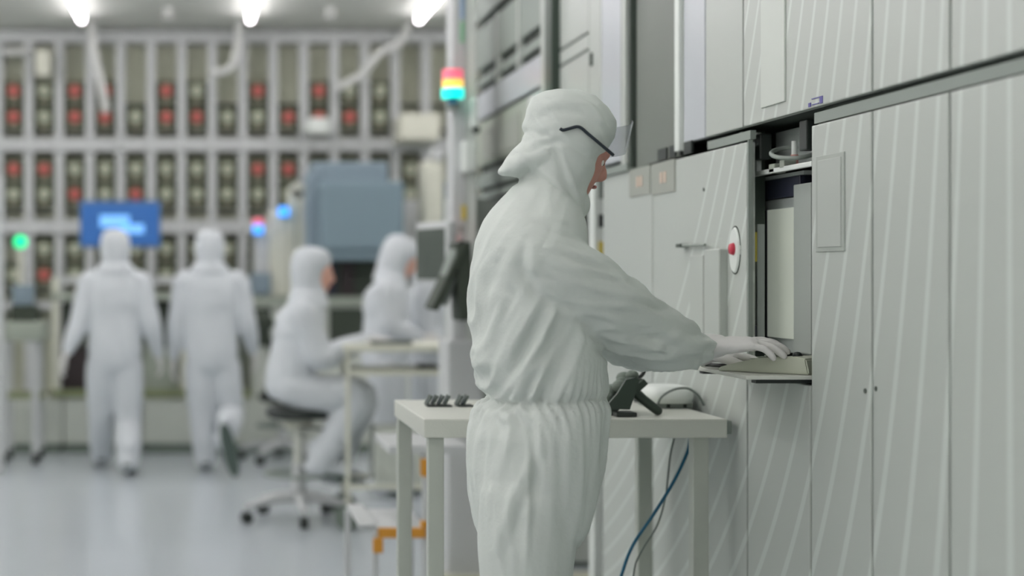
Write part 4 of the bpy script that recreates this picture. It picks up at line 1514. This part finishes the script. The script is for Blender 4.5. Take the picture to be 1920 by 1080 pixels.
def segdist(p, pts):
    best = (9, 0, 0)
    acc = 0
    for a, b in zip(pts[:-1], pts[1:]):
        ab = b - a
        t_ = max(0, min(1, (p - a).dot(ab) / ab.length_squared))
        d_ = (p - (a + ab * t_)).length
        if d_ < best[0]:
            best = (d_, acc + ab.length * t_, (p - a - ab * t_))
        acc += ab.length
    return best


def smooth01(a, b, x):
    t_ = max(0, min(1, (x - a) / (b - a)))
    return t_ * t_ * (3 - 2 * t_)


def lines(Yq, items):
    """fold lines drawn on the near side of the suit: polyline, width, height"""
    return [([P(x_, y_, Yq) for x_, y_ in pl], w_, h_) for pl, w_, h_ in items]


def crease(p, n, L):
    if n.y > 0.2:
        return 0.0
    v = 0.0
    for pl, w_, h_ in L:
        best = 9.0
        tb = 0
        m = len(pl) - 1
        for k in range(m):
            ax, az, bx, bz = pl[k].x, pl[k].z, pl[k + 1].x, pl[k + 1].z
            dx, dz = bx - ax, bz - az
            t_ = ((p.x - ax) * dx + (p.z - az) * dz) / (dx * dx + dz * dz)
            t_ = max(0.0, min(1.0, t_))
            d_ = math.hypot(p.x - ax - dx * t_, p.z - az - dz * t_)
            if d_ < best:
                best = d_
                tb = (k + t_) / m
        if best < w_ * 3:
            v += h_ * math.exp(-(best / w_) ** 2) * (0.35 + 0.65 * sin(pi * tb))
    return v * (1 if n.y < -0.2 else (0.2 - n.y) / 0.4)


CL = lines(3.37, [
    ([(1064, 470), (1100, 482), (1136, 502)], 0.006, 0.005), ([(1062, 484), (1100, 496), (1140, 512)], 0.006, -0.005), ([(1080, 498), (1125, 508), (1172, 524)], 0.006, 0.005),
    ([(1090, 514), (1140, 524), (1180, 536)], 0.006, -0.005), ([(1130, 530), (1170, 534), (1204, 544)], 0.006, 0.005), ([(1190, 556), (1225, 562), (1255, 576)], 0.006, 0.005),
    ([(1180, 568), (1225, 576), (1262, 586)], 0.006, -0.005), ([(1168, 592), (1230, 598), (1284, 594)], 0.007, 0.005), ([(1160, 612), (1220, 622), (1288, 612)], 0.008, -0.005),
    ([(1185, 660), (1245, 656), (1300, 632)], 0.009, 0.007), ([(1190, 640), (1245, 636), (1296, 618)], 0.008, -0.005),
    ([(985, 450), (975, 500), (1000, 548), (1042, 572)], 0.010, -0.009), ([(1000, 470), (996, 505), (1020, 545), (1050, 565)], 0.012, 0.005),
    ([(958, 470), (948, 510), (975, 560)], 0.012, 0.005), ([(940, 500), (955, 540), (985, 575)], 0.010, -0.005),
    ([(1038, 575), (1015, 640), (985, 700)], 0.008, 0.008), ([(1050, 590), (1030, 650), (1005, 710)], 0.009, -0.007), ([(1020, 580), (990, 640), (962, 700)], 0.008, -0.008),
    ([(1000, 580), (968, 650), (950, 725)], 0.007, 0.008), ([(975, 575), (950, 630), (935, 700)], 0.008, -0.007), ([(950, 560), (932, 620), (925, 690)], 0.007, 0.007),
    ([(1075, 600), (1050, 670), (1030, 735)], 0.012, 0.005), ([(930, 560), (914, 620), (912, 680)], 0.007, -0.005),
    ([(1085, 720), (1040, 690), (1000, 690)], 0.012, 0.003),
    ([(985, 775), (990, 880), (985, 1000), (980, 1080)], 0.006, 0.006), ([(997, 790), (1002, 880), (998, 1000)], 0.006, -0.005),
    ([(930, 770), (912, 850), (905, 930)], 0.007, 0.007), ([(945, 775), (932, 850), (925, 900)], 0.007, -0.006), ([(965, 770), (958, 830), (950, 880)], 0.006, 0.006),
    ([(1010, 830), (960, 940), (930, 1040)], 0.010, 0.006), ([(1020, 850), (975, 960), (950, 1050)], 0.010, -0.006), ([(915, 900), (925, 980), (940, 1060)], 0.010, 0.005)])


ZW = P(0, 744, YC0).z


def man_folds(p, n):
    d_, t_, off = segdist(p, axR)
    wa = smooth01(0.125, 0.09, d_) * smooth01(0.03, 0.12, t_)
    # sleeve: oblique rings, strongest towards the cuff and at the elbow
    v = 0
    if wa > 0:
        sa = p.x * 0.975 - p.z * 0.22
        sn = p.x * 0.22 + p.z * 0.975
        w1 = nz(V((sa, p.y, sn)), (6.5, 9, 34), 5)
        w2 = nz(V((sa, p.y, sn)), (13, 18, 62), 6)
        k_ = 0.45 + 0.75 * smooth01(0.1, 0.4, t_)
        v += wa * (ridge(w1) * 0.0085 * k_ + w2 * 0.0035 - 0.002)
    wb = 1 - wa
    z_ = p.z
    if z_ > ZW:
        # bodice: folds run from the armpit down to the back of the waist
        q = V((p.x * 1.0 + (z_ - ZW) * -0.42, p.y, z_))
        s1 = nz(q, (26, 9, 4.2), 11)
        s2 = nz(q, (48, 20, 9), 12)
        low = smooth01(ZW + 0.5, ZW + 0.1, z_)
        back = smooth01(0.86, 0.70, p.x)
        v += wb * (ridge(s1) * 0.0125 * (0.25 + 0.75 * back) + s2 * 0.0035) * (0.35 + 0.65 * low) - 0.001
        v += wb * nz(p, (7, 7, 7), 13) * 0.006
    else:
        g_ = smooth01(ZW - 0.33, ZW - 0.02, z_)
        s1 = nz(V((p.x + (z_ - ZW) * 0.12, p.y, z_)), (24, 22, 2.6), 21)
        s2 = nz(p, (60, 50, 5), 22)
        v += ridge(s1) * 0.0085 * (0.5 + 0.5 * g_) + s2 * 0.005 * g_ - 0.002
        v += nz(p, (9, 9, 5), 23) * 0.007
    # gathered elastic at the waist
    e = math.exp(-((z_ - ZW) / 0.012) ** 2)
    v += wb * (-0.007 * e)
    v += crease(p, n, CL)
    e2 = math.exp(-((z_ - ZW) / 0.05) ** 2)
    v += wb * e2 * 0.004 * sin(p.x * 330 + p.y * 210 + nz(p, (9, 9, 9), 3) * 6)
    return v


cov = mpart('coverall', remesh(bm, 0.0062, 4, man_folds), M_suit, man)
# side seam of the coverall
# hood
hs = [(170, 1038, 1068, 0.02), (174, 1015, 1092, 0.045), (184, 1000, 1116, 0.066), (203, 988, 1138, 0.085), (230, 982, 1152, 0.097), (258, 981, 1148, 0.102),
      (280, 981, 1136, 0.103), (300, 981, 1118, 0.100), (325, 980, 1108, 0.097), (348, 974, 1100, 0.096), (368, 962, 1095, 0.098), (388, 962, 1092, 0.098),
      (402, 955, 1088, 0.106), (420, 945, 1076, 0.118), (440, 935, 1060, 0.12)]
bm = NB()
rings(bm, [sec(*q) for q in hs], n=36, power=2.15)
# chin of the mask, forward edge, and the nape flap
ball(bm, P(1078, 384, YC0), 0.032, 1.0, 1.5, 1.2)
fd = V((-0.9, 0, -0.43)).normalized()
fu = V((-0.43, 0, 0.9)).normalized()
rings(bm, [(P(x_, y_, YC0), fu * q, UY * l_) for x_, y_, q, l_ in ((1030, 285, 0.05, 0.095), (1000, 298, 0.046, 0.088), (978, 306, 0.034, 0.074), (960, 314, 0.022, 0.058), (946, 320, 0.012, 0.042), (936, 324, 0.004, 0.024))], n=24)


HL = lines(3.46, [([(985, 292), (1022, 322), (1058, 362), (1084, 398)], 0.009, 0.006), ([(1000, 310), (1036, 360), (1070, 402)], 0.008, -0.006),
                  ([(1040, 282), (1060, 340), (1078, 384)], 0.010, -0.007), ([(1050, 280), (1070, 335), (1092, 380)], 0.006, 0.005),
                  ([(984, 286), (1018, 272), (1050, 262)], 0.007, -0.005), ([(990, 272), (1020, 262), (1050, 254)], 0.008, 0.004),
                  ([(985, 300), (1005, 325), (1020, 350)], 0.008, -0.005), ([(1118, 205), (1132, 218), (1142, 232)], 0.005, -0.004),
                  ([(1104, 200), (1118, 216), (1130, 236)], 0.005, 0.003), ([(1085, 300), (1110, 312)], 0.012, 0.003), ([(1068, 350), (1100, 360)], 0.01, -0.003),
                  ([(1020, 200), (1060, 186), (1100, 198)], 0.01, 0.004), ([(1000, 225), (1040, 205), (1085, 212)], 0.009, -0.003), ([(1095, 190), (1120, 206), (1136, 226)], 0.006, 0.004), ([(1080, 205), (1100, 222), (1118, 246)], 0.007, -0.004), ([(1120, 222), (1138, 238)], 0.006, 0.004), ([(1000, 252), (1030, 236), (1055, 232)], 0.009, 0.003), ([(1075, 262), (1100, 285), (1108, 305)], 0.01, 0.003)])
def hood_folds(p, n):
    v = ridge(nz(V((p.x + (p.z - 1.6) * 0.75, p.y, p.z)), (24, 9, 7), 31)) * 0.0034 - 0.001
    v += nz(p, (18, 18, 14), 32) * 0.0022
    # band of drawn fabric from nape to the cheek
    zc_ = P(0, 285, YC0).z - (p.x - 0.80) * 0.5
    v -= 0.005 * math.exp(-((p.z - zc_) / 0.008) ** 2) * smooth01(0.90, 0.8, p.x)
    return v + crease(p, n, HL)


mpart('hood', remesh(bm, 0.0045, 4, hood_folds), M_suit, man)
# head and the rest of the body inside the suit
hc = P(1071, 287, YC0)
fw = V((0.93, 0.16, -0.34)).normalized()
hb, T, R3 = head_mesh(hc, fw, V((0.34, 0, 0.94)), 0.86)
limb(hb, [(P(1040, 380, YC0), 0.04), (P(1010, 450, YC0), 0.085), (P(1000, 560, YC0), 0.11), (P(1010, 720, YC0), 0.10), (P(1000, 900, YC0), 0.11)], n=16)
limb(hb, [(P(1010, 450, 3.55), 0.05), (axR[1], 0.045), (axR[3], 0.036), (axR[6], 0.026), (axR[7] + V((0.01, 0, 0)), 0.025)], n=12)
limb(hb, [(P(1010, 450, 3.55), 0.05), (armL[1][0], 0.045), (armL[3][0], 0.036), (armL[5][0], 0.026)], n=12)
for yy in (3.445, 3.66):
    limb(hb, [(P(1000, 900, 3.55), 0.07), (P(990, 1000, yy), 0.07), (P(985, 1240, yy), 0.05), (P(965, 1600, yy), 0.035)], n=12)
body = mpart('body', remesh(hb, 0.005, 3), M_skin_d, man)
face_features(body, T, 0.86)

# gloves
def glove_man(wr, d, pm, th, curls, nm):
    b = NB()
    dd = d.normalized()
    pp = (pm - dd * pm.dot(dd)).normalized()
    sd = dd.cross(pp)
    hand(b, wr, d, pm, thumb=1 if sd.dot(th) > 0 else -1, curls=curls, s=0.99, spr=6.5)
    # cuff with soft ring folds
    limb(b, [(wr - dd * 0.085, 0.041), (wr - dd * 0.06, 0.038), (wr - dd * 0.03, 0.032), (wr + dd * 0.01, 0.027)], n=18, sub=4)
    return mpart('glove', remesh(b, 0.0032, 3, lambda p, n: 0.0012 * nz(p, (70, 40, 60), 41)), M_glove, man)


glove_man(P(1337, 649, 3.665), V((1, -0.22, 0.08)), V((0.05, 0.15, -1)), V((0, 1, 0)), (12, 15, 19, 23), 'r')
glove_man(P(1312, 664, 3.85), V((1, -0.03, -0.04)), V((0, 0, -1)), V((0, -1, 0)), (20, 22, 24, 28), 'l')
# boots
for yy in (3.445, 3.66):
    an = P(965, 1610, yy)
    an.z = 0.085
    toe = an + V((0.16, 0, 0))
    toe.z = 0.053
    b = NB()
    boot(b, an, toe, 0.052)
    limb(b, [(an + V((0, 0, 0.12)), 0.062), (an, 0.052)], n=16, sub=2)
    bo = mpart('boot', remesh(b, 0.008, 2), M_suit, man)
    mid = an.lerp(toe, 0.42)
    mid.z = 0.012
    sb = NB()
    rings(sb, [(V((mid.x, mid.y, q)), UX * 0.155 * kk, UY * 0.05 * kk) for q, kk in ((0.0, 0.96), (0.01, 1.0), (0.024, 0.97))], n=28, power=2.6)
    part('sole', sb, M_sole, bo)

# glasses
gl = NB()
for sy in (-1, 1):
    yy = YC0 + sy * 0.108
    cable(gl, [P(1050, 241, yy), P(1056, 244, yy), P(1068, 241, yy - sy * 0.001), P(1086, 238, yy), P(1104, 252, yy - sy * 0.001), P(1128, 272, yy - sy * 0.006), P(1150, 291, yy - sy * 0.018)], 0.0036, sub=4)
g = part('glasses', gl, M_glass_f, man, True)
bm = NB()
row0, row1 = [], []
for i in range(15):
    a = -1 + 2 * i / 14
    y = YC0 + a * 0.088
    bulge = 0.020 * (1 - a * a)
    pt = P(1165, 233, YC0)
    pb = P(1151, 291, YC0)
    row0.append(bm.verts.new((pt.x + bulge, y, pt.z)))
    row1.append(bm.verts.new((pb.x + bulge, y, pb.z)))
for i in range(14):
    bm.faces.new((row0[i], row0[i + 1], row1[i + 1], row1[i]))
r = bmesh.ops.solidify(bm, geom=list(bm.faces), thickness=0.0025)
part('lens', bm, M_lens, g, True)
